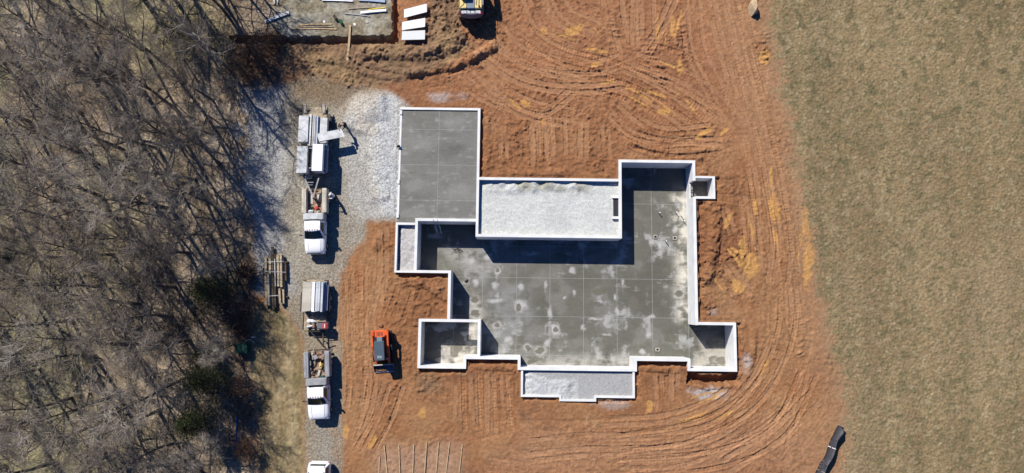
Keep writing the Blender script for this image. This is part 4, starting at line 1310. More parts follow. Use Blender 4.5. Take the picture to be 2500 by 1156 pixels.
def pickup(label, loc, rz, bed, boxm, bedl=2.45):
    t = thing('pickup_truck', label, 'pickup truck', loc, rz, 'white pickups with service beds')
    secs = [ring_sec(-.02, .98, .42, 1.18, 1.24, .01), ring_sec(.6, 1.0, .42, 1.18, 1.24, .01), ring_sec(1.45, 1.0, .42, 1.16, 1.24, .03), ring_sec(1.75, .995, .42, 1.12, 1.22), ring_sec(2.5, .985, .42, 1.02, 1.17),
            ring_sec(2.86, .955, .44, .98, 1.11), ring_sec(3.04, .88, .48, .92, 1.03, .03), ring_sec(3.13, .74, .56, .84, .93, .02)]
    b = MB().loft(secs, M['white']).build('body', None, t, True)
    # hood crease and cowl
    MB().box(-.78, .78, 1.60, 1.72, 1.20, 1.262, M['plast'], .02).build('cowl', None, t)
    for sg in (-1, 1):
        MB().tube([(sg * .62, 1.8, 1.245), (sg * .60, 2.4, 1.222), (sg * .56, 2.85, 1.15)], .018, 6, M['white']).build('hood_crease', None, t)
    greenhouse(t, .0, .10, .98, 1.68, 1.23, 1.90, .95, .735, [(.14, .82)])
    for k in range(5):
        MB().box((k - 2) * .24 - .035, (k - 2) * .24 + .035, .90, .98, 1.93, 1.965, M['amber'], .01).build('marker_light', None, t)
    for sg in (-1, 1):
        mr = MB().bar((sg * .95, 1.42, 1.22), (sg * 1.26, 1.36, 1.28), .05, .05, M['plast']).build('mirror', None, t)
        MB().box(sg * 1.27 - .09, sg * 1.27 + .09, 1.30, 1.40, 1.16, 1.50, M['plast'], .03).build('mirror_head', None, mr)
        dr = MB().box(sg * 1.0 - .006, sg * 1.0 + .006, .12, 1.38, .55, 1.16, M['white'], .004).build('door', None, t)
        MB().box(sg * 1.012 - .02, sg * 1.012 + .02, .22, .40, 1.02, 1.06, M['plast']).build('door_handle', None, dr)
        MB().box(sg * .9 - .10, sg * .9 + .10, .1, 1.5, .34, .40, M['plast'], .01).build('running_board', None, t)
        wheel(t, sg * .90, 2.35, .40, .25)
        wheel(t, sg * .93, -2.05, .40, .48)
    front_end(t, 3.10, .98)
    # service bed
    yb = -.72 - bedl + .02
    MB().box(-.74, .74, yb, -.74, .72, .80, M[bed], 0).build('bed_floor', None, t)
    MB().box(-.40, .40, yb + .1, 2.9, .45, .60, M['dsteel'], 0).build('chassis', None, t)
    for sg in (-1, 1):
        x0, x1 = sorted((sg * .745, sg * 1.20))
        sb = MB().box(x0, x1, yb, -.76, .62, 1.36, M[boxm], .05).build('side_box', None, t)
        for k in range(3):
            y_ = yb + .15 + k * (bedl - .2) / 3
            MB().box(sg * 1.203 - .008, sg * 1.203 + .008, y_, y_ + (bedl - .4) / 3, .70, 1.25, M[boxm], .004).build('box_door', None, sb)
        MB().box(sg * 1.02 - .06, sg * 1.02 + .06, yb + .2, -.95, 1.365, 1.385, M[boxm], .01).build('lid_strip', None, sb)
        MB().box(sg * .9 - .07, sg * .9 + .07, yb - .02, yb + .0, .9, 1.1, M['red'], 0).build('tail_light', None, t)
    tb = MB().box(-.98, .98, -.70, -.06, .62, 1.62, M[boxm if boxm == 'greyp' else 'galv'], .05).build('tool_chest', None, t)
    MB().box(-.90, .90, -.66, -.10, 1.622, 1.64, M[boxm if boxm == 'greyp' else 'galv'], .02).build('lid', None, tb)
    MB().bar((-.74, yb + .03, 1.34), (.74, yb + .03, 1.34), .05, .05, M['dsteel']).build('rear_rail', None, t)
    MB().box(-1.0, 1.0, yb - .16, yb - .03, .46, .60, M['dsteel'], .02).build('rear_bumper', None, t)
    MB().box(1.215, 1.36, yb + .1, yb + 1.0, .50, .56, M['galv'], .01).build('side_step', None, t)
    return t


def vplace(front, back, zt):
    """front and back centre pixels -> location of local origin axis and heading"""
    f, b_ = U(*front, zt), U(*back, zt)
    return f, b_, math.atan2(f[1] - b_[1], f[0] - b_[0]) - math.pi / 2


f, b_, rz = vplace((768, 620), (769, 458), 1.1)
T1 = (f[0] - 3.15 * -math.sin(rz), f[1] - 3.15 * math.cos(rz), .0)
pickup('white pickup with a cream service bed hitched to the loaded gooseneck trailer', T1, rz, 'rustb', 'cream')
f, b_, rz = vplace((777.5, 1026), (774, 856), 1.1)
T2 = (f[0] - 3.15 * -math.sin(rz), f[1] - 3.15 * math.cos(rz), .0)
pickup('white pickup with a grey service bed full of scrap and tools', T2, rz, 'rustb', 'greyp')

# the car at the bottom edge of the picture
x, y = U(775, 1131, 1.6)
t = thing('van', 'white van cut off by the bottom edge on the grey track', 'van', (x, y - 2.6, 0), math.pi)
secs = [ring_sec(-2.55, .86, .45, .95, 1.05), ring_sec(-2.45, .96, .42, 1.02, 1.12), ring_sec(-1.5, 1.0, .40, 1.08, 1.14), ring_sec(1.0, 1.0, .40, 1.08, 1.14), ring_sec(1.5, .99, .40, 1.02, 1.10), ring_sec(2.2, .95, .42, .92, 1.0), ring_sec(2.5, .80, .50, .80, .86)]
MB().loft(secs, M['white']).build('body', None, t, True)
greenhouse(t, -2.42, -2.22, .45, 1.35, 1.10, 1.86, .94, .80, [(.04, .28), (.31, .55), (.58, .86)])
MB().box(-.72, .72, -2.40, -2.20, 1.83, 1.87, M['white'], .02).build('spoiler', None, t)
for sg in (-1, 1):
    MB().bar((sg * .70, -1.9, 1.95), (sg * .70, .2, 1.95), .04, .04, M['plast']).build('roof_rail', None, t)
    wheel(t, sg * .9, 1.6, .36, .24)
    wheel(t, sg * .9, -1.6, .36, .24)
    MB().box(sg * 1.12 - .12, sg * 1.12 + .12, 1.0, 1.12, 1.06, 1.22, M['white'], .03).build('mirror', None, t)
    MB().box(sg * .82 - .08, sg * .82 + .08, -2.56, -2.44, .8, 1.0, M['red'], .01).build('tail_light', None, t)
front_end(t, 2.46, .82)


def bits(items):
    for nm, a, b, z, m, kind, size, an, lab, cat in items:
        x, y = U(a, b, z)
        t_ = None
        if kind == 'box':
            o = MB().box(-size[0] / 2, size[0] / 2, -size[1] / 2, size[1] / 2, 0, size[2], M[m], .02, rot=an).build(nm)
        elif kind == 'roll':
            o = MB().tube([(-size[0] / 2, 0, 0), (-size[0] / 2 + .02, 0, 0), (size[0] / 2 - .02, 0, 0), (size[0] / 2, 0, 0)], [size[1] * .35, size[1] / 2, size[1] / 2, size[1] * .35], 12, M[m]).build(nm)
            o.rotation_euler = (0, .12, an)
        elif kind == 'coil':
            pts = []
            for k in range(60):
                q = 2 * math.pi * k / 16
                r = size[0] / 2 * (1 - .12 * (k % 16) / 16 * 0 - .004 * k)
                pts.append((r * math.cos(q), r * math.sin(q) * 1.2, .03 + .02 * (k // 16)))
            o = MB().tube(pts, size[1] / 2, 6, M[m]).build(nm, None, None, True)
        elif kind == 'bucket':
            o = MB().tube([(0, 0, 0), (0, 0, size[1]), (0, 0, size[1]), (0, 0, .03)], [size[0] * .42, size[0] * .5, size[0] * .45, size[0] * .38], 16, M[m], cap=True).build(nm)
        else:  # crumpled heap
            r_ = random.Random(int(a * 7 + b))
            mb = MB()
            n, rg = 11, []
            for i in range(5):
                f_ = [1.0, 1.02, .8, .45, .08][i]
                rg.append([(size[0] / 2 * f_ * math.cos(2 * math.pi * k / n) * r_.uniform(.75, 1.15), size[1] / 2 * f_ * math.sin(2 * math.pi * k / n) * r_.uniform(.75, 1.15), size[2] * [0, .3, .7, .9, 1.0][i] * r_.uniform(.8, 1.1)) for k in range(n)])
            o = mb.loft(rg, M[m]).build(nm)
            o.rotation_euler = (0, 0, an)
        o.location = (x, y, z)
        tag(o, lab, cat)


bits([
    ('fuel_can', 774, 509, .82, 'red', 'box', (.34, .24, .30), .5, 'red fuel can lying in the bed of the cream bedded pickup', 'fuel can'),
    ('tarpaulin', 757, 518, .82, 'board', 'heap', (.62, .42, .32), .2, 'crumpled white sheet in the front left corner of the cream bed', 'sheet'),
    ('tarpaulin', 778, 518, .82, 'buff', 'heap', (.40, .28, .22), .9, 'crumpled buff sack beside the tool chest in the cream bed', 'sack'),
    ('board', 761, 487, .82, 'buff', 'box', (.34, .95, .05), .08, 'buff board lying left of the hitch in the cream bed', 'board'),
    ('board', 779, 482, .84, 'buff', 'box', (.42, .85, .06), -.15, 'buff board lying right of the hitch in the cream bed', 'board'),
    ('board', 772, 497, .9, 'rustb', 'box', (.30, .60, .05), .5, 'rusty brown plate at the middle of the cream bed', 'plate'),
    ('hose_coil', 762, 510, .84, 'hose', 'coil', (.34, .045), 0, 'coiled dark hose in the cream bed behind the chest', 'hose'),
    ('hose_coil', 764, 887, .84, 'hose', 'coil', (.72, .06), 0, 'large coiled dark hose in the grey bed full of scrap', 'hose'),
    ('toolbox', 757, 887, .82, 'greyp', 'box', (.34, .45, .35), .1, 'grey toolbox left of the coiled hose in the scrap filled bed', 'toolbox'),
    ('bucket', 758.5, 901, .82, 'wcloth', 'bucket', (.26, .34), 0, 'small white bucket on the left of the scrap filled bed', 'bucket'),
    ('board', 765, 862, 1.0, 'owood', 'box', (.12, .95, .05), -.08, 'weathered board sticking out past the tail of the grey bed', 'board'),
    ('board', 763, 868, .9, 'buff', 'box', (.16, .80, .05), .12, 'buff board in the left rear corner of the scrap filled bed', 'board'),
    ('board', 772, 872, .88, 'greyp', 'box', (.38, .40, .25), .5, 'grey tilted case near the tail of the scrap filled bed', 'case'),
    ('board', 783, 866, .84, 'rustb', 'box', (.40, .70, .20), .05, 'rusty brown crate at the right rear of the scrap filled bed', 'crate'),
    ('board', 790, 870, .9, 'rustb', 'box', (.22, .6, .28), -.1, 'narrow reddish crate against the right side box of the scrap bed', 'crate'),
    ('strap_bundle', 784, 893, .9, 'yellow', 'heap', (.34, .62, .30), .1, 'yellow bundle in the middle of the scrap filled bed', 'bundle'),
    ('board', 779, 911, .9, 'cream', 'box', (.22, .55, .06), -.2, 'cream plank beside the chest in the scrap filled bed', 'board'),
    ('sack', 761, 912, .82, 'rustb', 'heap', (.55, .50, .30), .3, 'reddish sack in the front left of the scrap filled bed', 'sack'),
    ('sack', 793, 904, .85, 'dcloth', 'heap', (.34, .42, .35), .3, 'dark bag at the right of the scrap filled bed', 'bag'),
    ('sack', 764, 922, .82, 'owood', 'heap', (.45, .30, .3), 0, 'brown sack pressed against the chest in the scrap filled bed', 'sack'),
    ('crate', 787, 921, .82, 'hose', 'box', (.42, .30, .25), .1, 'green crate against the chest in the scrap filled bed', 'crate'),
    ('plank_offcut', 778, 899, 1.0, 'wood', 'box', (.60, .07, .05), .1, 'short pale offcut lying crosswise on the scrap in the grey bed', 'offcut'),
    ('coil_spring', 771, 908, .84, 'dsteel', 'coil', (.30, .05), 0, 'small dark coil left of the cream plank in the scrap bed', 'coil'),
    ('bucket', 789, 883, .84, 'dsteel', 'bucket', (.26, .34), 0, 'dark steel bucket on the right of the scrap filled bed', 'bucket'),
    ('plastic_bag', 973, 358, .26, 'dcloth', 'heap', (.40, .28, .22), .1, 'black bag sitting on the garage wall beside the stone pile', 'bag'),
    ('scrap', 1139, 686, ZF, 'dwood', 'heap', (.45, .25, .15), .6, 'dark scrap on the basement floor by the left wall', 'scrap'),
])
for a, b, lab in (((1112, 607), (1124, 618), 'dark stick on the basement floor, left of two at the shadow edge'), ((1118, 606), (1130, 614), 'dark stick on the basement floor, right of two at the shadow edge')):
    ax, ay = U(*a, ZF)
    cx_, cy_ = U(*b, ZF)
    o = MB().bar((0, 0, 0), (cx_ - ax, cy_ - ay, .02), .05, .05, M['dwood']).build('stick')
    o.location = (ax, ay, ZF + .03)
    tag(o, lab, 'stick')

# ------------------------------------------------------------------ gooseneck trailer with the wall forms
gx0, gy0 = U(766, 345, .8)
g = thing('gooseneck_trailer', 'black gooseneck trailer loaded with wall forms hitched to the cream bedded pickup', 'trailer', (gx0, gy0, 0), 0)
DL = U(766, 262, .8)[1] - gy0
DF = U(766, 430, .8)[1] - gy0
MB().box(-1.15, 1.15, DF, DL, .70, .82, M['owood'], 0).build('deck', None, g)
for sg in (-1, 1):
    MB().box(sg * 1.19 - .035, sg * 1.19 + .035, DF, DL, .55, .84, M['dsteel'], .01).build('side_rail', None, g)
    for yy in (-.1, 1.0):
        wheel(g, sg * 1.38, yy + 1.3, .38, .26)
    MB().box(sg * 1.38 - .17, sg * 1.38 + .17, .75, 2.75, .80, .84, M['dsteel'], .02).build('mudguard', None, g)
    rp = MB()
    rx = sg * .92
    for e in (-.17, .17):
        rp.bar((rx + e, DL - .65, .90), (rx + e, DL + .12, 1.25), .05, .06, M['dsteel'])
    rp_o = rp.build('ramp', None, g)
    for k in range(7):
        q = k / 6
        MB().bar((rx - .16, DL - .62 + .7 * q, .93 + .31 * q), (rx + .16, DL - .62 + .7 * q, .93 + .31 * q), .035, .04, M['galv']).build('ramp_rung', None, rp_o)
hx, hy = U(768, 489, 1.1)
hx -= gx0
hy -= gy0
for sg, px in ((-1, 742), (1, 781)):
    ax_, ay_ = U(px, 430, 1.25)
    ax_ -= gx0
    ay_ -= gy0
    MB().bar((ax_, DF + .1, .75), (ax_, ay_ - .05, 1.35), .12, .16, M['dsteel']).build('neck_upright', None, g)
    MB().bar((ax_, ay_, 1.35), (hx - sg * 0.02, hy + .2, 1.45), .13, .16, M['steel']).build('neck_arm', None, g)
MB().bar((-.62, DF - .75, 1.33), (.34, DF - .75, 1.33), .08, .10, M['steel']).build('cross_member', None, g)
MB().bar((-.56, DF - 1.0, 1.36), (.28, DF - 1.0, 1.36), .06, .08, M['steel']).build('cross_member', None, g)
MB().tube([(hx, hy + .1, 1.5), (hx, hy + .1, .82)], [.10, .09], 12, M['dsteel']).build('coupler', None, g)
cb = MB().box(-.50, .0, DF - .30, DF - .02, .80, 1.15, M['galv'], .02).build('winch_box', None, g)
for (nm, q, zt, zb, m, lab, cat) in [
    ('form_crate', (730, 282.5, 751, 347), 1.75, .84, 'galv', 'mottled pale crate at the rear left of the gooseneck trailer', 'crate'),
    ('form_crate', (782, 288, 797, 349), 1.35, .84, 'galv', 'lower pale crate at the rear right of the gooseneck trailer under the tilted panel', 'crate'),
    ('form_crate', (726, 357, 748, 423), 1.95, .84, 'galv', 'mottled white crate at the front left of the gooseneck trailer', 'crate'),
    ('form_crate', (763.5, 352, 786, 418), 2.05, .84, 'white', 'clean white crate at the front right of the gooseneck trailer', 'crate'),
]:
    pbox(nm, q, zt, zb, m, lab, cat, 'crates on the gooseneck trailer', ch=.02)
for k, (px, zt, m) in enumerate([(755.5, 1.55, 'buff'), (759, 1.6, 'alu'), (762.3, 1.6, 'buff'), (765.5, 1.55, 'alu'), (768.8, 1.5, 'alub'), (772, 1.45, 'alu'), (775, 1.35, 'alud')]):
    pbox('wall_form', (px - 1.5, 279 + k, px + 1.4, 356), zt, .84, m, '%s wall form between the rear crates of the gooseneck trailer' % ['leftmost buff', 'silver second from left', 'middle left buff', 'central silver', 'blue grey third from right', 'silver second from right', 'rightmost dark blue'][k], 'form panel', 'panels on edge between the rear crates')
rk = thing('form_rack', 'open rack of dark panels between the two front crates of the gooseneck trailer', 'rack', (*U(755.5, 387, 1.6), .84))
for k in range(5):
    MB().box(-.25 + k * .11, -.21 + k * .11, -.92, .92, 0, .78, M['plast' if k % 2 else 'steel'], 0).build('panel', None, rk)
for yy in (-.97, .97):
    MB().box(-.30, .30, yy - .04, yy + .04, 0, .88, M['galv'], .01).build('end_bar', None, rk)
for k, (px, m) in enumerate(((788.6, 'alub'), (791.0, 'alud'), (793.3, 'alub'), (795.5, 'bluegr'))):
    pbox('wall_form', (px - 1, 353, px + .9, 420), 1.62 - .09 * k, .84, m, '%s wall form on edge right of the clean white front crate' % ['tallest blue grey', 'dark blue', 'lower blue grey', 'outermost slate blue'][k], 'form panel', 'blue grey panels right of the white crate')
for k, (a, b) in enumerate(((790, 364), (790, 413))):
    x, y = U(a, b, 1.5)
    o = MB().bar((-.3, .14, .25), (.42, -.10, -.15), .05, .05, M['alu']).build('tie_bar')
    o.location = (x, y, 1.52)
    tag(o, ['tie bar poking out beside the top of the white front crate', 'tie bar poking out beside the bottom of the white front crate'][k], 'bar')
quadslab('wall_form', [(779, 346), (842, 334), (834, 315), (773, 327)], 1.42, .09, 'galv', 'grey panel being slid off the gooseneck trailer toward the worker in dark clothes', 'form panel')

# ------------------------------------------------------------------ second trailer
t2x, t2y = U(771, 740, .6)
g2 = thing('flatbed_trailer', 'flatbed trailer with a stack of wall forms parked behind the grey bedded pickup', 'trailer', (t2x, t2y, 0), 0)
R2, F2 = U(771, 684, .6)[1] - t2y, U(771, 806, .6)[1] - t2y
MB().box(-1.05, 1.05, F2, R2, .56, .66, M['owood'], 0).build('deck', None, g2)
for sg in (-1, 1):
    MB().box(sg * 1.09 - .03, sg * 1.09 + .03, F2, R2, .45, .72, M['dsteel'], .01).build('side_rail', None, g2)
    wheel(g2, sg * 1.27, .45, .36, .24)
    wheel(g2, sg * 1.27, -.40, .36, .24)
    MB().box(sg * 1.27 - .15, sg * 1.27 + .15, -.85, .92, .76, .79, M['dsteel'], .02).build('mudguard', None, g2)
    MB().box(sg * 1.02 - .04, sg * 1.02 + .04, R2 - .10, R2 - .02, .6, 1.45, M['dsteel'], .01).build('rear_post', None, g2)
MB().bar((-1.02, R2 - .06, .95), (1.02, R2 - .06, .95), .08, .10, M['owood']).build('rear_bar', None, g2)
tgx, tgy = U(790, 848, .6)
for sg in (-1, 1):
    MB().bar((sg * .65 + .1, F2 + .05, .55), (tgx - t2x, tgy - t2y, .55), .10, .12, M['dsteel']).build('tongue', None, g2)
MB().bar((-.65, F2 - .12, .62), (.7, F2 - .12, .62), .07, .07, M['dsteel']).build('cross_member', None, g2)
MB().tube([(tgx - t2x, tgy - t2y + .55, .1), (tgx - t2x, tgy - t2y + .55, 1.0)], .04, 8, M['steel']).build('jack', None, g2)
MB().bar((tgx - t2x, tgy - t2y + .5, .6), (tgx - t2x + .75, tgy - t2y + .45, .35), .06, .06, M['dsteel']).build('jack_handle', None, g2)
PN = [(739.5, 745.3, 1.50, 'buff', 'widest buff panel, leftmost in the stack on the flatbed trailer'), (745.6, 751, 1.52, 'buff', 'second buff panel from the left on the flatbed trailer'), (751.4, 757.4, 1.56, 'cream', 'ribbed cream panel, third from the left on the flatbed trailer'),
      (757.8, 763, 1.54, 'alu', 'pale panel, fourth from the left on the flatbed trailer'), (763.3, 768.5, 1.56, 'white', 'white panel at the middle of the flatbed trailer stack'), (769.3, 774.4, 1.56, 'alu', 'silver panel right of the white one on the flatbed trailer'),
      (774.8, 779.5, 1.54, 'alu', 'silver panel next to the blue ones on the flatbed trailer'), (780.3, 783.4, 1.44, 'alub', 'first blue grey panel on the flatbed trailer'), (784, 786.4, 1.46, 'alu', 'thin silver panel among the blue ones on the flatbed trailer'),
      (787, 790, 1.30, 'alub', 'second blue grey panel on the flatbed trailer'), (790.6, 794, 1.16, 'alub', 'lower blue panel near the right of the flatbed trailer'), (794.6, 799, 1.0, 'alub', 'lowest blue panel, rightmost on the flatbed trailer')]
for k, (a, b, zt, m, lab) in enumerate(PN):
    pbox('wall_form', (a, 688 + (k % 3), b, 762 - (k * 5 % 4)), zt, .67, m, lab, 'form panel', 'panels on the flatbed trailer')
for k in range(4):
    x, y = U(755 + 11.5 * k, 771, .9)
    o = MB().tube([(.13 * math.cos(q / 10 * 6.3), .13 * math.sin(q / 10 * 6.3), 0) for q in range(11)], .022, 6, M['steel']).build('form_ring')
    o.location = (x, y, .70)
    tag(o, ['leftmost steel ring on the trailer deck in front of the panel stack', 'steel ring second from the left in front of the panel stack', 'steel ring second from the right in front of the panel stack', 'rightmost steel ring on the trailer deck in front of the panel stack'][k], 'ring', 'rings on the flatbed deck')
ge = thing('generator', 'dark generator with a red top patch at the front of the flatbed trailer', 'generator', (*U(788, 795, 1.0), .66))
MB().box(-.52, .52, -.32, .32, 0, .42, M['graym'], .04).build('housing', None, ge)
MB().box(.02, .42, -.30, .22, .42, .50, M['red'], .03).build('fuel_tank', None, ge)
MB().box(.18, .24, -.22, .14, .50, .507, M['board'], 0).build('tank_stripe', None, ge)
for yy in (-.34, .34):
    MB().bar((-.52, yy, .48), (.52, yy, .48), .04, .04, M['dsteel']).build('frame', None, ge)
bits([('tarpaulin', 760, 785, .66, 'board', 'heap', (.85, .40, .38), -.12, 'white crumpled sheet at the front left of the flatbed trailer', 'sheet'),
      ('gas_cylinder', 757, 797.5, .80, 'galv', 'roll', (.62, .22, .2), .25, 'pale cylinder lying at the front left of the flatbed trailer', 'cylinder'),
      ('tool_case', 767, 795, .66, 'rustb', 'box', (.22, .42, .30), .1, 'brown tool case between the cylinder and the generator', 'case')])

# ------------------------------------------------------------------ track loader
f, b_, rz = vplace((933, 892), (929, 806), 1.0)
cxm, cym = (f[0] + b_[0]) / 2, (f[1] + b_[1]) / 2
k = thing('track_loader', 'orange compact track loader with dark cab and bucket lowered on the clay', 'loader', (cxm, cym, gz(cxm, cym) + .02), rz)
L2 = math.hypot(f[0] - b_[0], f[1] - b_[1]) / 2
for sg in (-1, 1):
    pr = [(-L2 + .15, .28), (-L2 + .35, .05), (L2 - .55, .0), (L2 - .25, .15), (L2 - .30, .42), (L2 - .8, .60), (-L2 + .30, .62), (-L2 + .12, .48)]
    x0, x1 = sg * .58, sg * .94
    trk = MB().loft([[(x0, y, z) for y, z in pr], [(x1, y, z) for y, z in pr]], M['black']).build('track', None, k)
    for q in range(12):
        yy = -L2 + .35 + q * (2 * L2 - .95) / 11
        MB().box(min(x0, x1) - .003, max(x0, x1) + .003, yy, yy + .06, .575, .645, M['black'], 0).build('lug', None, trk)
    arm = MB()
    arm.bar((sg * .74, -L2 + .10, 1.52), (sg * .72, -.10, 1.42), .15, .20, M['orange'])
    arm_o = arm.build('lift_arm', None, k)
    MB().bar((sg * .72, -.14, 1.42), (sg * .62, L2 - .20, .62), .15, .20, M['orange']).build('fore_arm', None, arm_o)
    MB().bar((sg * .60, L2 - .22, .66), (sg * .55, L2 + .02, .38), .16, .18, M['orange']).build('arm_tip', None, arm_o)
    MB().box(sg * .62 - .10, sg * .62 + .10, -L2 + .02, -L2 + .55, .55, 1.58, M['orange'], .05).build('rear_tower', None, k)
    MB().tube([(sg * .50, -.3, .9), (sg * .50, L2 - .3, .72)], .05, 8, M['steel']).build('lift_cylinder', None, k)
    MB().box(sg * .52 - .07, sg * .52 + .07, L2 - .62, L2 - .52, .92, 1.04, M['lamp'], .02).build('work_light', None, k)
MB().box(-.56, .56, -L2 + .12, L2 - .45, .25, .95, M['orange'], .05).build('chassis', None, k)
MB().box(-.54, .54, -L2 + .02, -L2 + .70, .60, 1.46, M['orange'], .09).build('engine_hood', None, k)
hd = MB()
for q in range(5):
    hd.box(-.30 + q * .13, -.24 + q * .13, -L2 + .20, -L2 + .55, 1.455, 1.468, M['plast'])
hd.build('hood_vent', None, k)
MB().box(-.26, .26, -L2 + .66, -L2 + 1.05, 1.1, 1.72, M['bluegr'], .04).build('air_box', None, k)
MB().box(-.40, .40, -L2 + 1.05, L2 - .62, .9, 1.95, M['plast'], .05).build('cab', None, k)
rf = MB().box(-.47, .47, -L2 + 1.0, L2 - .50, 1.95, 2.06, M['slate'], .05).build('cab_roof', None, k)
for q in range(4):
    MB().box(-.20 + q * .11, -.15 + q * .11, L2 - .95, L2 - .72, 2.06, 2.072, M['galv'], 0).build('roof_rib', None, rf)
MB().box(-.38, .38, L2 - .615, L2 - .60, 1.0, 1.85, M['glass'], 0).build('windscreen', None, k)
for sg in (-1, 1):
    MB().box(sg * .405 - .005, sg * .405 + .005, -L2 + 1.2, L2 - .75, 1.25, 1.85, M['glass'], 0).build('side_window', None, k)
bk = [(L2 - .02, .62), (L2 - .02, .12), (L2 + .08, .02), (L2 + .72, .02), (L2 + .72, .05), (L2 + .14, .07), (L2 + .06, .16), (L2 + .04, .62)]
bo = MB().loft([[(-.93, y, z) for y, z in bk], [(.93, y, z) for y, z in bk]], M['graym']).build('bucket', None, k)
for sg in (-1, 1):
    pr = [(L2, .62), (L2, .05), (L2 + .72, .03), (L2 + .60, .14)]
    MB().loft([[(sg * .93, y, z) for y, z in pr], [(sg * .95, y, z) for y, z in pr]], M['graym']).build('side_plate', None, bo)
o = bits([('clay_load', 931, 903, .06, 'clod', 'heap', (1.3, .40, .18), 0, 'clay lumps lying in the loader bucket', 'clay')]) 
x, y = U(929, 897, .2)
MB().box(-.90, .90, L2 + .70, L2 + .78, .02, .06, M['chrome'], .01).build('cutting_edge', None, bo)
MB().box(-.90, .90, L2 - .05, L2 + .05, .60, .66, M['buff'], .01).build('top_edge', None, bo)

# ------------------------------------------------------------------ excavator
ex, ey = U(1151, -8, 1.5)
e = thing('excavator', 'yellow excavator with grey counterweight digging at the top edge of the site', 'excavator', (ex, ey, gz(ex, ey - 1)), .02)
for sg in (-1, 1):
    pr = [(-1.95, .35), (-1.75, .02), (1.75, .02), (1.98, .35), (1.80, .78), (-1.80, .78)]
    tk = MB().loft([[(sg * .75, y, z) for y, z in pr], [(sg * 1.28, y, z) for y, z in pr]], M['dsteel']).build('track', None, e)
    for q in range(14):
        MB().box(min(sg * .75, sg * 1.28) - .004, max(sg * .75, sg * 1.28) + .004, -1.8 + q * .26, -1.68 + q * .26, .775, .82, M['dsteel'], 0).build('track_shoe', None, tk)
MB().tube([(0, 0, .7), (0, 0, 1.0)], .7, 24, M['plast']).build('turntable', None, e)
# counterweight with a curved back
n = 12
arc = [(1.20 * math.sin(R_(-72 + 144 * q / n)) / math.sin(R_(72)), -1.72 - .60 * (math.cos(R_(-72 + 144 * q / n)) - math.cos(R_(72)))) for q in range(n + 1)]
poly = arc + [(1.2, -1.25), (-1.2, -1.25)]
cw = MB().loft([[(x * .97, y, 1.0) for x, y in poly], [(x, y, 1.15) for x, y in poly], [(x, y, 1.72) for x, y in poly], [(x * .95, y * .97, 1.86) for x, y in poly]], M['graym']).build('counterweight', None, e)
for sg in (-1, 1):
    MB().box(sg * .85 - .14, sg * .85 + .14, -2.02, -1.78, 1.862, 1.872, M['red'], 0).build('warning_patch', None, cw)
for q, (a, b) in enumerate(((-.95, -.45), (-.36, -.12), (-.04, .34), (.42, .90))):
    MB().box(a, b, -1.98, -1.66, 1.865, 1.885, M['galv'], .01).build('ballast_plate', None, cw)
MB().box(-1.18, 1.18, -1.25, 1.35, 1.0, 1.25, M['graym'], .03).build('deck', None, e)
MB().box(-1.12, -.42, -1.55, -.62, 1.25, 2.08, M['yellow'], .07).build('engine_cover', None, e)
MB().box(-.415, .36, -1.56, -.60, 1.25, 2.10, M['bluegr'], .05).build('centre_hatch', None, e)
hc = MB().box(.365, 1.08, -1.55, -.58, 1.25, 2.08, M['yellow'], .07).build('louvred_cover', None, e)
for q in range(7):
    MB().box(.46, .60, -1.22 + q * .075, -1.19 + q * .075, 2.08, 2.092, M['plast'], 0).build('louvre', None, hc)
    MB().box(.72, .86, -1.16 + q * .075, -1.13 + q * .075, 2.08, 2.092, M['plast'], 0).build('louvre', None, hc)
MB().tube([(.80, -1.40, 2.05), (.80, -1.40, 2.30), (.80, -1.48, 2.38)], .08, 10, M['dsteel']).build('exhaust', None, e)
MB().box(.30, .55, -.55, .1, 1.25, 2.0, M['greyp'], .04).build('valve_box', None, e)
MB().box(.56, 1.12, -.55, 1.3, 1.25, 1.95, M['yellow'], .06).build('side_tank', None, e)
cbx = MB().box(-1.12, -.16, -.45, 1.30, 1.25, 2.72, M['plast'], .06).build('cab', None, e)
MB().box(-1.08, -.20, -.40, 1.22, 2.72, 2.80, M['plast'], .05).build('cab_roof', None, e)
MB().box(-.92, -.36, -.10, .60, 2.80, 2.815, M['glass'], 0).build('roof_hatch', None, e)
MB().box(-1.00, -.28, -.465, -.452, 1.9, 2.6, M['glass'], 0).build('rear_window', None, e)
MB().tube([(-1.17, -1.5, 1.3), (-1.17, -1.5, 2.1), (-1.14, -.5, 2.75), (-1.14, 1.2, 2.78)], .03, 8, M['yellow']).build('handrail', None, e)
MB().tube([(1.17, -1.2, 1.3), (1.17, -1.2, 2.1), (1.17, .2, 2.1)], .03, 8, M['galv']).build('handrail', None, e)
MB().bar((.18, .6, 1.3), (.18, 2.2, 3.9), .42, .55, M['yellow']).build('boom', None, e)
MB().bar((.18, 2.15, 3.85), (.18, 5.0, 3.3), .40, .48, M['yellow']).build('boom_tip', None, e)
MB().bar((.18, 4.9, 3.45), (.18, 5.6, 1.0), .30, .36, M['yellow']).build('stick', None, e)
pr = [(5.4, 1.0), (5.9, .9), (6.2, .3), (5.9, -.1), (5.5, .0), (5.75, .3), (5.55, .75)]
MB().loft([[(-.35, y, z) for y, z in pr], [(.70, y, z) for y, z in pr]], M['dsteel']).build('bucket', None, e)

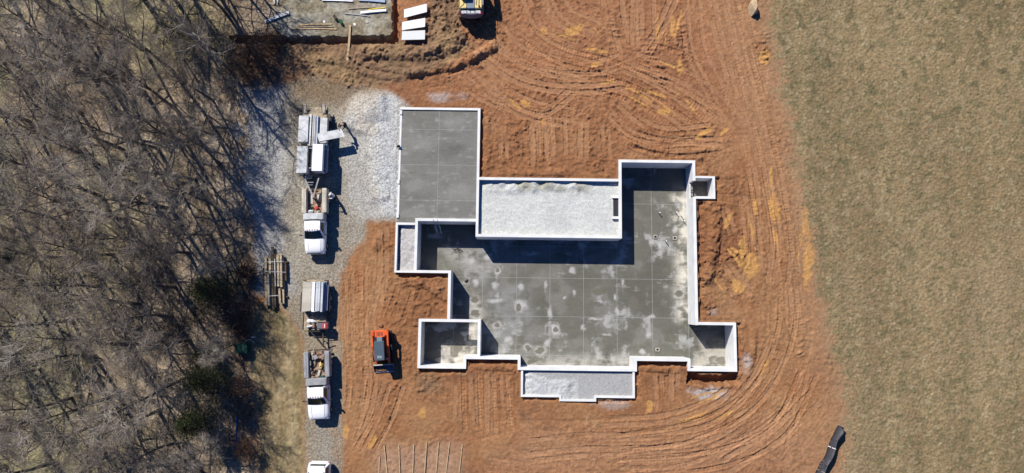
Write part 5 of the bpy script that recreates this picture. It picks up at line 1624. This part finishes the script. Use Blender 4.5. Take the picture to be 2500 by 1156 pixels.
# ------------------------------------------------------------------ silt fence, rock, box, pipes
FP_ = [(2046, 1037), (2036, 1055), (2027, 1074), (2019, 1096), (2013, 1114), (2000, 1134), (1991, 1152), (1980, 1180)]
P = spline(UL(FP_), .25)
sf = thing('silt_fence', 'black silt fence curving between the clay and the grass field', 'fence', (P[0][0], P[0][1], 0))
NF = len(P)
fr, bk_ = [], []
for i, p in enumerate(P):
    z0 = gz(*p)
    d = P[min(i + 1, NF - 1)] - P[max(i - 1, 0)]
    d /= np.linalg.norm(d)
    nn = np.array([-d[1], d[0]])  # towards the field
    lean = .30 + .06 * math.sin(i * .9)
    hh = .85 + .05 * math.sin(i * .5 + 1) - (.22 if i < 2 else 0)
    q = p - P[0]
    fr.append([(q[0], q[1], z0 - .05), (q[0] + nn[0] * lean * .4, q[1] + nn[1] * lean * .4, z0 + hh * .5 + .02 * math.sin(i * 2.3)), (q[0] + nn[0] * lean, q[1] + nn[1] * lean, z0 + hh)])
vs, fs = [], []
for a in fr:
    vs += a + [(x + .012, y + .012, z) for x, y, z in a[::-1]]
for i in range(NF - 1):
    for q in range(6):
        fs.append((i * 6 + q, i * 6 + (q + 1) % 6, (i + 1) * 6 + (q + 1) % 6, (i + 1) * 6 + q))
fs += [tuple(range(6)), tuple((NF - 1) * 6 + q for q in range(6))]
MB().add(vs, fs, M['fabric']).build('fabric', None, sf, True)
for i in range(0, NF, 8):
    a = fr[i]
    MB().bar(Vector(a[0]), Vector(a[2]) + Vector((.02, .02, .06)), .04, .04, M['owood']).build('stake', None, sf)
i = 8
MB().bar(Vector(fr[i][0]) + Vector((-.015, -.015, .1)), Vector(fr[i][2]) + Vector((-.015, -.015, .01)), .05, .01, M['board']).build('seam_tag', None, sf)

import bmesh
for nm, px, py, sx, sy, sz_, m, lab, seed in (('boulder', 1838, 19, .62, .80, .62, 'rock', 'jagged tan boulder at the top edge between clay and field', 4), ('rock', 928, 795, .24, .22, .18, 'clod', 'fist shaped clay lump just above the orange loader', 8)):
    x, y = U(px, py, sz_ * .6)
    r_ = random.Random(seed)
    bm = bmesh.new()
    for q in range(26):
        v = Vector((r_.gauss(0, 1), r_.gauss(0, 1), r_.gauss(0, 1))).normalized()
        k_ = r_.uniform(.72, 1.12)
        bm.verts.new((v.x * sx * k_, v.y * sy * k_ + v.z * .25 * sy, v.z * sz_ * k_))
    bmesh.ops.convex_hull(bm, input=bm.verts)
    me = bpy.data.meshes.new(nm)
    bm.to_mesh(me)
    bm.free()
    me.materials.append(M[m])
    o = bpy.data.objects.new(nm, me)
    COL.objects.link(o)
    o.location = (x, y, gz(x, y) + sz_ * .55)
    tag(o, lab, 'rock')

x, y = U(588, 851, .8)
gb = thing('utility_box', 'dark green utility box at the edge of the wood beside a curved pipe', 'utility box', (x, y, gz(x, y)), .05)
MB().box(-.55, .55, -.46, .46, 0, .78, M['greenb'], .04).build('cabinet', None, gb)
MB().box(-.58, .58, -.49, .49, .78, .84, M['greenb'], .03).build('lid', None, gb)
MB().box(-.4, .4, -.475, -.462, .15, .65, M['greenb'], 0).build('door', None, gb)
x, y = U(606, 838, .5)
o = MB().tube([(-.35, -.25, .05), (-.36, -.1, .45), (-.22, .18, .62), (.05, .32, .62), (.30, .30, .60), (.42, .05, .35), (.40, -.15, .02)], .035, 8, M['galv']).build('pipe', None, None, True)
o.location = (x, y, gz(x, y))
tag(o, 'bent pale pipe hooping beside the green utility box', 'pipe')
x, y = U(617, 824, .5)
o = MB().tube([(0, 0, 0), (0, 0, .75), (0, 0, .78)], [.05, .05, .07], 10, M['board']).build('marker_post')
o.location = (x, y, gz(x, y))
tag(o, 'short white capped post beside the bent pipe', 'post')
plank('pipe', (579, 1018), (574, 1098), .09, .09, 'bluep', 'long blue pipe lying in the shade at the edge of the wood', 'pipe', z=.08)
plank('pipe', (577, 1060), (585, 1076), .04, .04, 'bluep', 'thin blue rod crossing the long blue pipe', 'rod', z=.18, bow=0)

# ------------------------------------------------------------------ people


def person(label, loc, rz, cloth, trousers, hat, pose):
    """one continuous skinned body; pose gives joints in metres, facing +Y"""
    t = thing('person', label, 'person', loc, rz)
    J = dict(pel=(0, 0, .95), sp=(0, .02, 1.15), ch=(0, .04, 1.36), nk=(0, .06, 1.50), hd=(0, .08, 1.60), tp=(0, .08, 1.72),
             lh=(-.10, 0, .90), lk=(-.12, .04, .50), la=(-.12, -.02, .09), lt=(-.13, .14, .04), rh=(.10, 0, .90), rk=(.13, .02, .50), ra=(.14, -.04, .09), rt=(.15, .12, .04),
             ls=(-.20, .04, 1.42), le=(-.27, .05, 1.15), lw=(-.27, .20, .95), rs=(.20, .04, 1.42), re=(.27, .05, 1.15), rw=(.27, .20, .95))
    J.update(pose)
    E_ = [('pel', 'sp'), ('sp', 'ch'), ('ch', 'nk'), ('nk', 'hd'), ('hd', 'tp'), ('pel', 'lh'), ('lh', 'lk'), ('lk', 'la'), ('la', 'lt'), ('pel', 'rh'), ('rh', 'rk'), ('rk', 'ra'), ('ra', 'rt'),
          ('ch', 'ls'), ('ls', 'le'), ('le', 'lw'), ('ch', 'rs'), ('rs', 're'), ('re', 'rw')]
    RAD = dict(pel=.14, sp=.13, ch=.145, nk=.06, hd=.095, tp=.085, lh=.09, lk=.06, la=.045, lt=.04, rh=.09, rk=.06, ra=.045, rt=.04, ls=.07, le=.047, lw=.03, rs=.07, re=.047, rw=.03)
    keys = list(J)
    V = [J[k_] for k_ in keys]
    rad = [RAD[k_] for k_ in keys]
    EE = [(keys.index(a), keys.index(b)) for a, b in E_]
    for sd_, wn, en in ((-1, 'lw', 'le'), (1, 'rw', 're')):
        wv, ev = Vector(J[wn]), Vector(J[en])
        d = (wv - ev).normalized()
        sdv = d.cross(Vector((0, 0, 1))).normalized()
        pm = wv + d * .06
        V.append(tuple(pm)); rad.append(.034)
        EE.append((keys.index(wn), len(V) - 1))
        pi_ = len(V) - 1
        for f_, (o_, L_) in enumerate(((-.030, .085), (-.010, .095), (.010, .090), (.030, .072), (.045, .055))):
            a = pm + sdv * o_ + d * (.03 if f_ < 4 else -.01)
            m_ = a + d * L_ * .5 + sdv * (.02 if f_ == 4 else 0)
            b_2 = m_ + d * L_ * .4 + Vector((0, 0, -.025))
            for p_, r_ in ((a, .010), (m_, .0095), (b_2, .008)):
                V.append(tuple(p_)); rad.append(r_)
            EE += [(pi_, len(V) - 3), (len(V) - 3, len(V) - 2), (len(V) - 2, len(V) - 1)]
    me = bpy.data.meshes.new('body')
    me.from_pydata(V, EE, [])
    o = bpy.data.objects.new('body', me)
    COL.objects.link(o)
    o.parent = t
    sk = o.modifiers.new('skin', 'SKIN')
    for i, v in enumerate(me.skin_vertices[0].data):
        v.radius = (rad[i], rad[i] * (.72 if keys[i:i + 1] in (['pel'], ['sp'], ['ch']) else 1))
    me.skin_vertices[0].data[0].use_root = True
    sb = o.modifiers.new('sub', 'SUBSURF')
    sb.levels = sb.render_levels = 1
    me.materials.append(M['skin'])

    def garment(name, segs, m, g):
        mb = MB()
        for pts, rs in segs:
            mb.tube([J[p] if isinstance(p, str) else p for p in pts], rs, 10, M[m])
        return mb
    ch = Vector(J['ch'])
    shirt = MB()
    shirt.loft([[(Vector(J[a]).x + r1 * math.cos(q / 12 * 6.283), Vector(J[a]).y + r2 * math.sin(q / 12 * 6.283), Vector(J[a]).z + dz) for q in range(12)]
                for a, dz, r1, r2 in (('pel', -.05, .175, .135), ('sp', 0, .165, .13), ('ch', -.04, .195, .14), ('ch', .06, .20, .12), ('nk', -.02, .09, .08))], M[cloth])
    so = shirt.build('shirt', None, t, True)
    for s1, e1, w1 in (('ls', 'le', 'lw'), ('rs', 're', 'rw')):
        MB().tube([Vector(J[s1]) * .92 + ch * .08, J[s1], J[e1], Vector(J[w1]) * .9 + Vector(J[e1]) * .1], [.085, .082, .062, .048], 10, M[cloth]).build('sleeve', None, so, True)
    tr = MB()
    tr.loft([[(Vector(J['pel']).x + r1 * math.cos(q / 12 * 6.283), Vector(J['pel']).y + r2 * math.sin(q / 12 * 6.283), Vector(J['pel']).z + dz) for q in range(12)] for dz, r1, r2 in ((-.12, .17, .13), (.03, .165, .128))], M[trousers])
    tro = tr.build('trousers', None, t, True)
    for h1, k1, a1 in (('lh', 'lk', 'la'), ('rh', 'rk', 'ra')):
        MB().tube([J[h1], J[k1], J[a1]], [.105, .078, .07], 10, M[trousers]).build('trouser_leg', None, tro, True)
        f1 = J[a1.replace('a', 't')]
        b1 = J[a1]
        MB().tube([(b1[0], b1[1] - .05, .05), (b1[0], b1[1], .06), (f1[0], f1[1], .045), (f1[0], f1[1] + .05, .04)], [.04, .055, .05, .03], 8, M['dcloth']).build('boot', None, t, True)
    hd = Vector(J['hd'])
    face = MB()
    face.tube([hd + Vector((0, .085, .0)), hd + Vector((0, .115, -.02))], [.012, .016], 6, M['skin'])
    face.build('nose', None, t)
    for sg in (-1, 1):
        MB().tube([hd + Vector((sg * .035, .082, .025)), hd + Vector((sg * .035, .094, .025))], .010, 8, M['dcloth']).build('eye', None, t)
        MB().tube([hd + Vector((sg * .088, 0, 0)), hd + Vector((sg * .105, -.01, .0))], [.022, .026], 8, M['skin']).build('ear', None, t)
    MB().tube([hd + Vector((-.025, .088, -.05)), hd + Vector((.025, .088, -.05))], .006, 6, M['dcloth']).build('mouth', None, t)
    cap = MB()
    cap.loft([[(hd.x + r * math.cos(q / 14 * 6.283), hd.y - .005 + r * 1.12 * math.sin(q / 14 * 6.283), hd.z + z) for q in range(14)] for z, r in ((.035, .108), (.09, .106), (.135, .085), (.16, .045), (.168, .01))], M[hat])
    cap.box(hd.x - .07, hd.x + .07, hd.y + .09, hd.y + .19, hd.z + .045, hd.z + .058, M[hat], .01)
    cap.build('cap', None, t, True)
    return t


x, y = U(842, 305, .8)
person('person in dark clothes bending to carry the end of the grey panel off the trailer', (x, y, gz(x, y)), math.pi - .35, 'dcloth', 'jeans', 'brcloth',
       dict(sp=(0, .10, 1.12), ch=(0, .24, 1.28), nk=(0, .34, 1.38), hd=(0, .42, 1.46), tp=(0, .46, 1.57), ls=(-.20, .26, 1.32), le=(-.30, .38, 1.10), lw=(-.26, .60, 1.22), rs=(.20, .26, 1.32), re=(.30, .38, 1.10), rw=(.26, .60, 1.22),
            lk=(-.16, .22, .52), la=(-.18, .10, .09), lt=(-.19, .26, .04), rk=(.15, -.02, .50), ra=(.18, -.26, .09), rt=(.18, -.10, .04)))
x, y = U(814, 478, .9)
person('person in white shirt and cap standing by the right side of the cream bedded pickup', (x, y, gz(x, y)), 1.9, 'wcloth', 'jeans', 'wcloth',
       dict(le=(-.30, .12, 1.17), lw=(-.24, .36, 1.18), re=(.27, .10, 1.16), rw=(.20, .34, 1.08)))

# ------------------------------------------------------------------ woodland


def path(p, d, L, n, wob, lift, rnd):
    pts = [p.copy()]
    d = d.normalized()
    for i in range(n):
        d = (d + Vector((rnd.uniform(-1, 1), rnd.uniform(-1, 1), rnd.uniform(-.6, 1) * .6 + lift)) * wob).normalized()
        p = p + d * (L / n)
        pts.append(p.copy())
    return pts


def side(d, ang, rnd):
    a = d.cross(Vector((rnd.gauss(0, 1), rnd.gauss(0, 1), rnd.gauss(0, 1)))).normalized()
    return (d * math.cos(ang) + a * math.sin(ang)).normalized()


def bare_tree(h, seed, dens=1.0, pale=False):
    rnd = random.Random(seed)
    trunk, crown = MB(), MB()
    bm_, tm_ = M['palebark' if pale else 'bark'], M['twig2' if seed % 2 else 'twig']
    r0 = .012 * h + .03
    tp = path(Vector((0, 0, -.1)), Vector((rnd.uniform(-.06, .06), rnd.uniform(-.06, .06), 1)), h * .93, 11, .07, .25, rnd)
    trunk.tube(tp, [r0 * (1 - .085 * i) for i in range(12)], 7, bm_)
    nl = int(15 * dens)
    for i in range(nl):
        t = .34 + .62 * (i + rnd.random()) / nl
        k_ = min(int(t * 11), 10)
        p = tp[k_].lerp(tp[k_ + 1], t * 11 - k_)
        L = h * (.42 - .26 * t) * rnd.uniform(.75, 1.25)
        az = i * 2.4 + rnd.uniform(-.5, .5)
        d = Vector((math.cos(az), math.sin(az), rnd.uniform(.45, 1.1)))
        lp = path(p, d, L, 6, .20, .12, rnd)
        lr = r0 * (1 - t) * .55 + .022
        trunk.tube(lp, [lr, lr * .85, lr * .7, lr * .56, lr * .42, lr * .3, .010], 5, bm_, False)
        for j in range(8):
            u = .22 + .78 * (j + rnd.random()) / 8
            a = min(int(u * 6), 5)
            q = lp[a].lerp(lp[a + 1], u * 6 - a)
            dd = side((lp[a + 1] - lp[a]).normalized(), rnd.uniform(.5, 1.0), rnd)
            SL = L * rnd.uniform(.28, .5) * (1.15 - .5 * u)
            sp = path(q, dd, SL, 4, .24, .12, rnd)
            crown.tube(sp, [.020, .017, .014, .011, .007], 3, tm_, False)
            for m_ in range(7):
                v = .12 + .88 * (m_ + rnd.random()) / 7
                a2 = min(int(v * 4), 3)
                q2 = sp[a2].lerp(sp[a2 + 1], v * 4 - a2)
                d2 = side((sp[a2 + 1] - sp[a2]).normalized(), rnd.uniform(.4, 1.0), rnd)
                tw = path(q2, d2, rnd.uniform(.45, 1.0), 2, .25, .12, rnd)
                crown.tube(tw, [.012, .0095, .006], 3, tm_, False)
                for z_ in range(2):
                    d3 = side(d2, rnd.uniform(.4, .9), rnd)
                    q3 = tw[1] if z_ else tw[0].lerp(tw[1], .5)
                    crown.add([q3 + Vector((.007, 0, 0)), q3 - Vector((.007, 0, 0)), q3 + d3 * rnd.uniform(.25, .5)], [(0, 1, 2)], tm_)
    return trunk, crown


def mk_tree(name, label, cat, group, trunk, crown, cname='crown'):
    t = thing(name, label, cat, (0, 0, 0), 0, group)
    trunk.build('trunk', None, t, True)
    crown.build(cname, None, t, True)
    return t


def leafy(h, rad, seed, m, n, cone=True, leaf=.10, base=.08):
    rnd = random.Random(seed)
    trunk, crown = MB(), MB()
    trunk.tube([(0, 0, -.1), (.03, 0, h * .5), (0, .03, h * .93)], [.10, .06, .015], 6, M['bark'])
    clumps = []
    for i in range(int(n / 26)):
        t = base + (1 - base) * rnd.random() ** (.8 if cone else .6)
        rr = rad * ((1 - t) ** .75 if cone else math.sqrt(max(0.05, 1 - (2 * t - 1) ** 2)))
        a = rnd.uniform(0, 6.283)
        r = rr * rnd.uniform(.35, 1.15)
        c = Vector((r * math.cos(a), r * math.sin(a), h * t))
        trunk.tube([(0, 0, h * t * .9), c], [.02, .008], 3, M['bark'], False)
        s_ = rad * rnd.uniform(.12, .26)
        for _ in range(26):
            p = c + Vector((rnd.gauss(0, s_), rnd.gauss(0, s_), rnd.gauss(0, s_ * .7)))
            d = Vector((rnd.gauss(0, 1), rnd.gauss(0, 1), rnd.gauss(0, 1))).normalized() * leaf * rnd.uniform(.6, 1.5)
            e_ = d.cross(Vector((rnd.gauss(0, 1), rnd.gauss(0, 1), rnd.gauss(0, 1)))).normalized() * leaf * .35
            crown.add([p - d * .5, p + e_, p + d * .5, p - e_], [(0, 1, 2, 3)], M[m])
    return trunk, crown


GB = 'bare trees in the wood on the left'
protos = []
for k, (h, dn) in enumerate(((15, 1.1), (14, 1.0), (13, 1.1), (12, 1.0), (10, .9), (9, .9), (7, .8))):
    tr, cr = bare_tree(h, 100 + k, dn)
    protos.append((h, mk_tree('bare_tree', 'leafless grey brown tree standing in the dense wood on the left', 'tree', GB, tr, cr)))
rnd = random.Random(5)
sites = []
tries = 0
while len(sites) < 104 and tries < 9000:
    tries += 1
    py_, px_ = rnd.uniform(-160, 1290), rnd.uniform(-420, 606)
    lim = 572 if py_ > 200 else 640
    if px_ > lim:
        continue
    x, y = U(px_, py_)
    if x < -60:
        continue
    md = 2.7 if px_ > 420 else (3.3 if px_ > 200 else 4.2)
    if any((x - U(a, b)[0]) ** 2 + (y - U(a, b)[1]) ** 2 < 8.5 for a, b in ((545, 712), (540, 915), (505, 1020), (452, 108))):
        continue
    if all((x - a) ** 2 + (y - b) ** 2 > md * md for a, b, _, _ in sites):
        sites.append((x, y, px_, py_))
cnt = [0] * len(protos)
used = []
for x, y, px_, py_ in sites:
    lim = 692 if 120 < py_ < 640 else 780
    hmax = max(5.0, (lim - px_) / 17.0) if px_ > 330 else 15.5
    if py_ > 560:
        hmax = max(5.5, min(15.5, (760 - px_) / 15.0))
    if py_ > 560:
        hmax = max(4.0, min(14.0, (650 - px_) / 14.0))
    hw_ = min(15.5, hmax) * rnd.uniform(.82, 1.0)
    k = min(range(len(protos)), key=lambda i: abs(protos[i][0] - hw_) + rnd.uniform(0, 1.6))
    h, pr = protos[k]
    t = pr if cnt[k] == 0 else copy_tree(pr)
    cnt[k] += 1
    t.location = (x, y, gz(x, y))
    t.rotation_euler = (0, 0, rnd.uniform(0, 6.28))
    s_ = hw_ / h
    t.scale = (s_, s_, s_)
for k, (h, pr) in enumerate(protos):
    if cnt[k] == 0:
        pr.location = (-62 - 3 * k, 10, 0)

# pale barked tree whose limbs show light against the wood near the top
tr, cr = bare_tree(13, 301, .7, True)
t = mk_tree('bare_tree', 'bare tree with pale crooked limbs near the top of the wood', 'tree', None, tr, cr)
x, y = U(560, 170)
t.location = (x, y, 0)

# undergrowth: small bare shrubs
sh = []
for k in range(3):
    rr_ = random.Random(500 + k)
    tr, cr = MB(), MB()
    for i in range(8):
        a = rr_.uniform(0, 6.28)
        lp = path(Vector((0, 0, -.05)), Vector((math.cos(a) * .7, math.sin(a) * .7, 1)), rr_.uniform(1.2, 2.4), 4, .25, .1, rr_)
        tr.tube(lp, [.022, .018, .014, .010, .006], 4, M['bark'], False)
        for j in range(10):
            q = lp[rr_.randint(1, 3)].lerp(lp[4], rr_.random() * .6)
            tw = path(q, side(Vector((0, 0, 1)), rr_.uniform(.4, 1.3), rr_), rr_.uniform(.4, 1.0), 2, .3, .1, rr_)
            cr.tube(tw, [.010, .008, .005], 3, M['twig'], False)
    sh.append(mk_tree('shrub', 'low leafless shrub in the undergrowth of the wood on the left', 'shrub', 'bare shrubs under the trees', tr, cr, 'twigs'))
for i in range(130):
    px_, py_ = rnd.uniform(150, 598), rnd.uniform(-20, 1180)
    x, y = U(px_, py_)
    t = sh[i] if i < 3 else copy_tree(sh[i % 3])
    t.location = (x, y, gz(x, y))
    t.rotation_euler = (0, 0, rnd.uniform(0, 6.28))
    s_ = rnd.uniform(.7, 1.3)
    t.scale = (s_, s_, s_)

# evergreens and russet leaved saplings at the edge
for px_, py_, h, rad, sd_, lab in ((545, 712, 5.2, 2.1, 1, 'dark green cedar at the wood edge level with the old timber stack'), (540, 915, 5.4, 2.2, 2, 'dark green cedar below the green utility box'), (505, 1020, 4.8, 1.9, 3, 'dark green cedar nearest the bottom of the wood'),
                                   (452, 108, 3.5, 1.9, 4, 'thin yellow green cedar near the top of the wood'), (520, 860, 3.2, 1.1, 5, 'small dark cedar left of the green utility box')):
    tr, cr = leafy(h, rad, sd_, 'needles', 9000 if h > 4 else 3200, True, .10)
    t = mk_tree('cedar', lab, 'evergreen tree', 'evergreens in the wood', tr, cr)
    x, y = U(px_, py_)
    t.location = (x, y, gz(x, y))
for px_, py_, h, rad, sd_, lab in ((640, 140, 2.8, 1.7, 11, 'russet leaved sapling above the gravel yard corner'), (672, 108, 2.2, 1.3, 12, 'small russet leaved bush beside the trench end'), (600, 180, 2.6, 1.4, 13, 'russet leaved bush left of the gravel yard corner'),
                                   (590, 760, 2.6, 1.5, 14, 'russet leaved sapling just above the green utility box'), (605, 800, 1.8, 1.0, 15, 'small russet leaved bush by the bent pipe'), (600, 940, 2.4, 1.3, 16, 'russet leaved bush below the green utility box'),
                                   (612, 1085, 2.0, 1.1, 17, 'russet leaved bush beside the blue pipe'), (610, 660, 1.6, .9, 18, 'small russet leaved bush left of the old timbers')):
    tr, cr = leafy(h, rad, sd_, 'rust', int(1500 * rad), False, .10, .15)
    t = mk_tree('leafy_bush', lab, 'bush', 'russet leaved bushes at the wood edge', tr, cr, 'leaves')
    x, y = U(px_, py_)
    t.location = (x, y, gz(x, y))
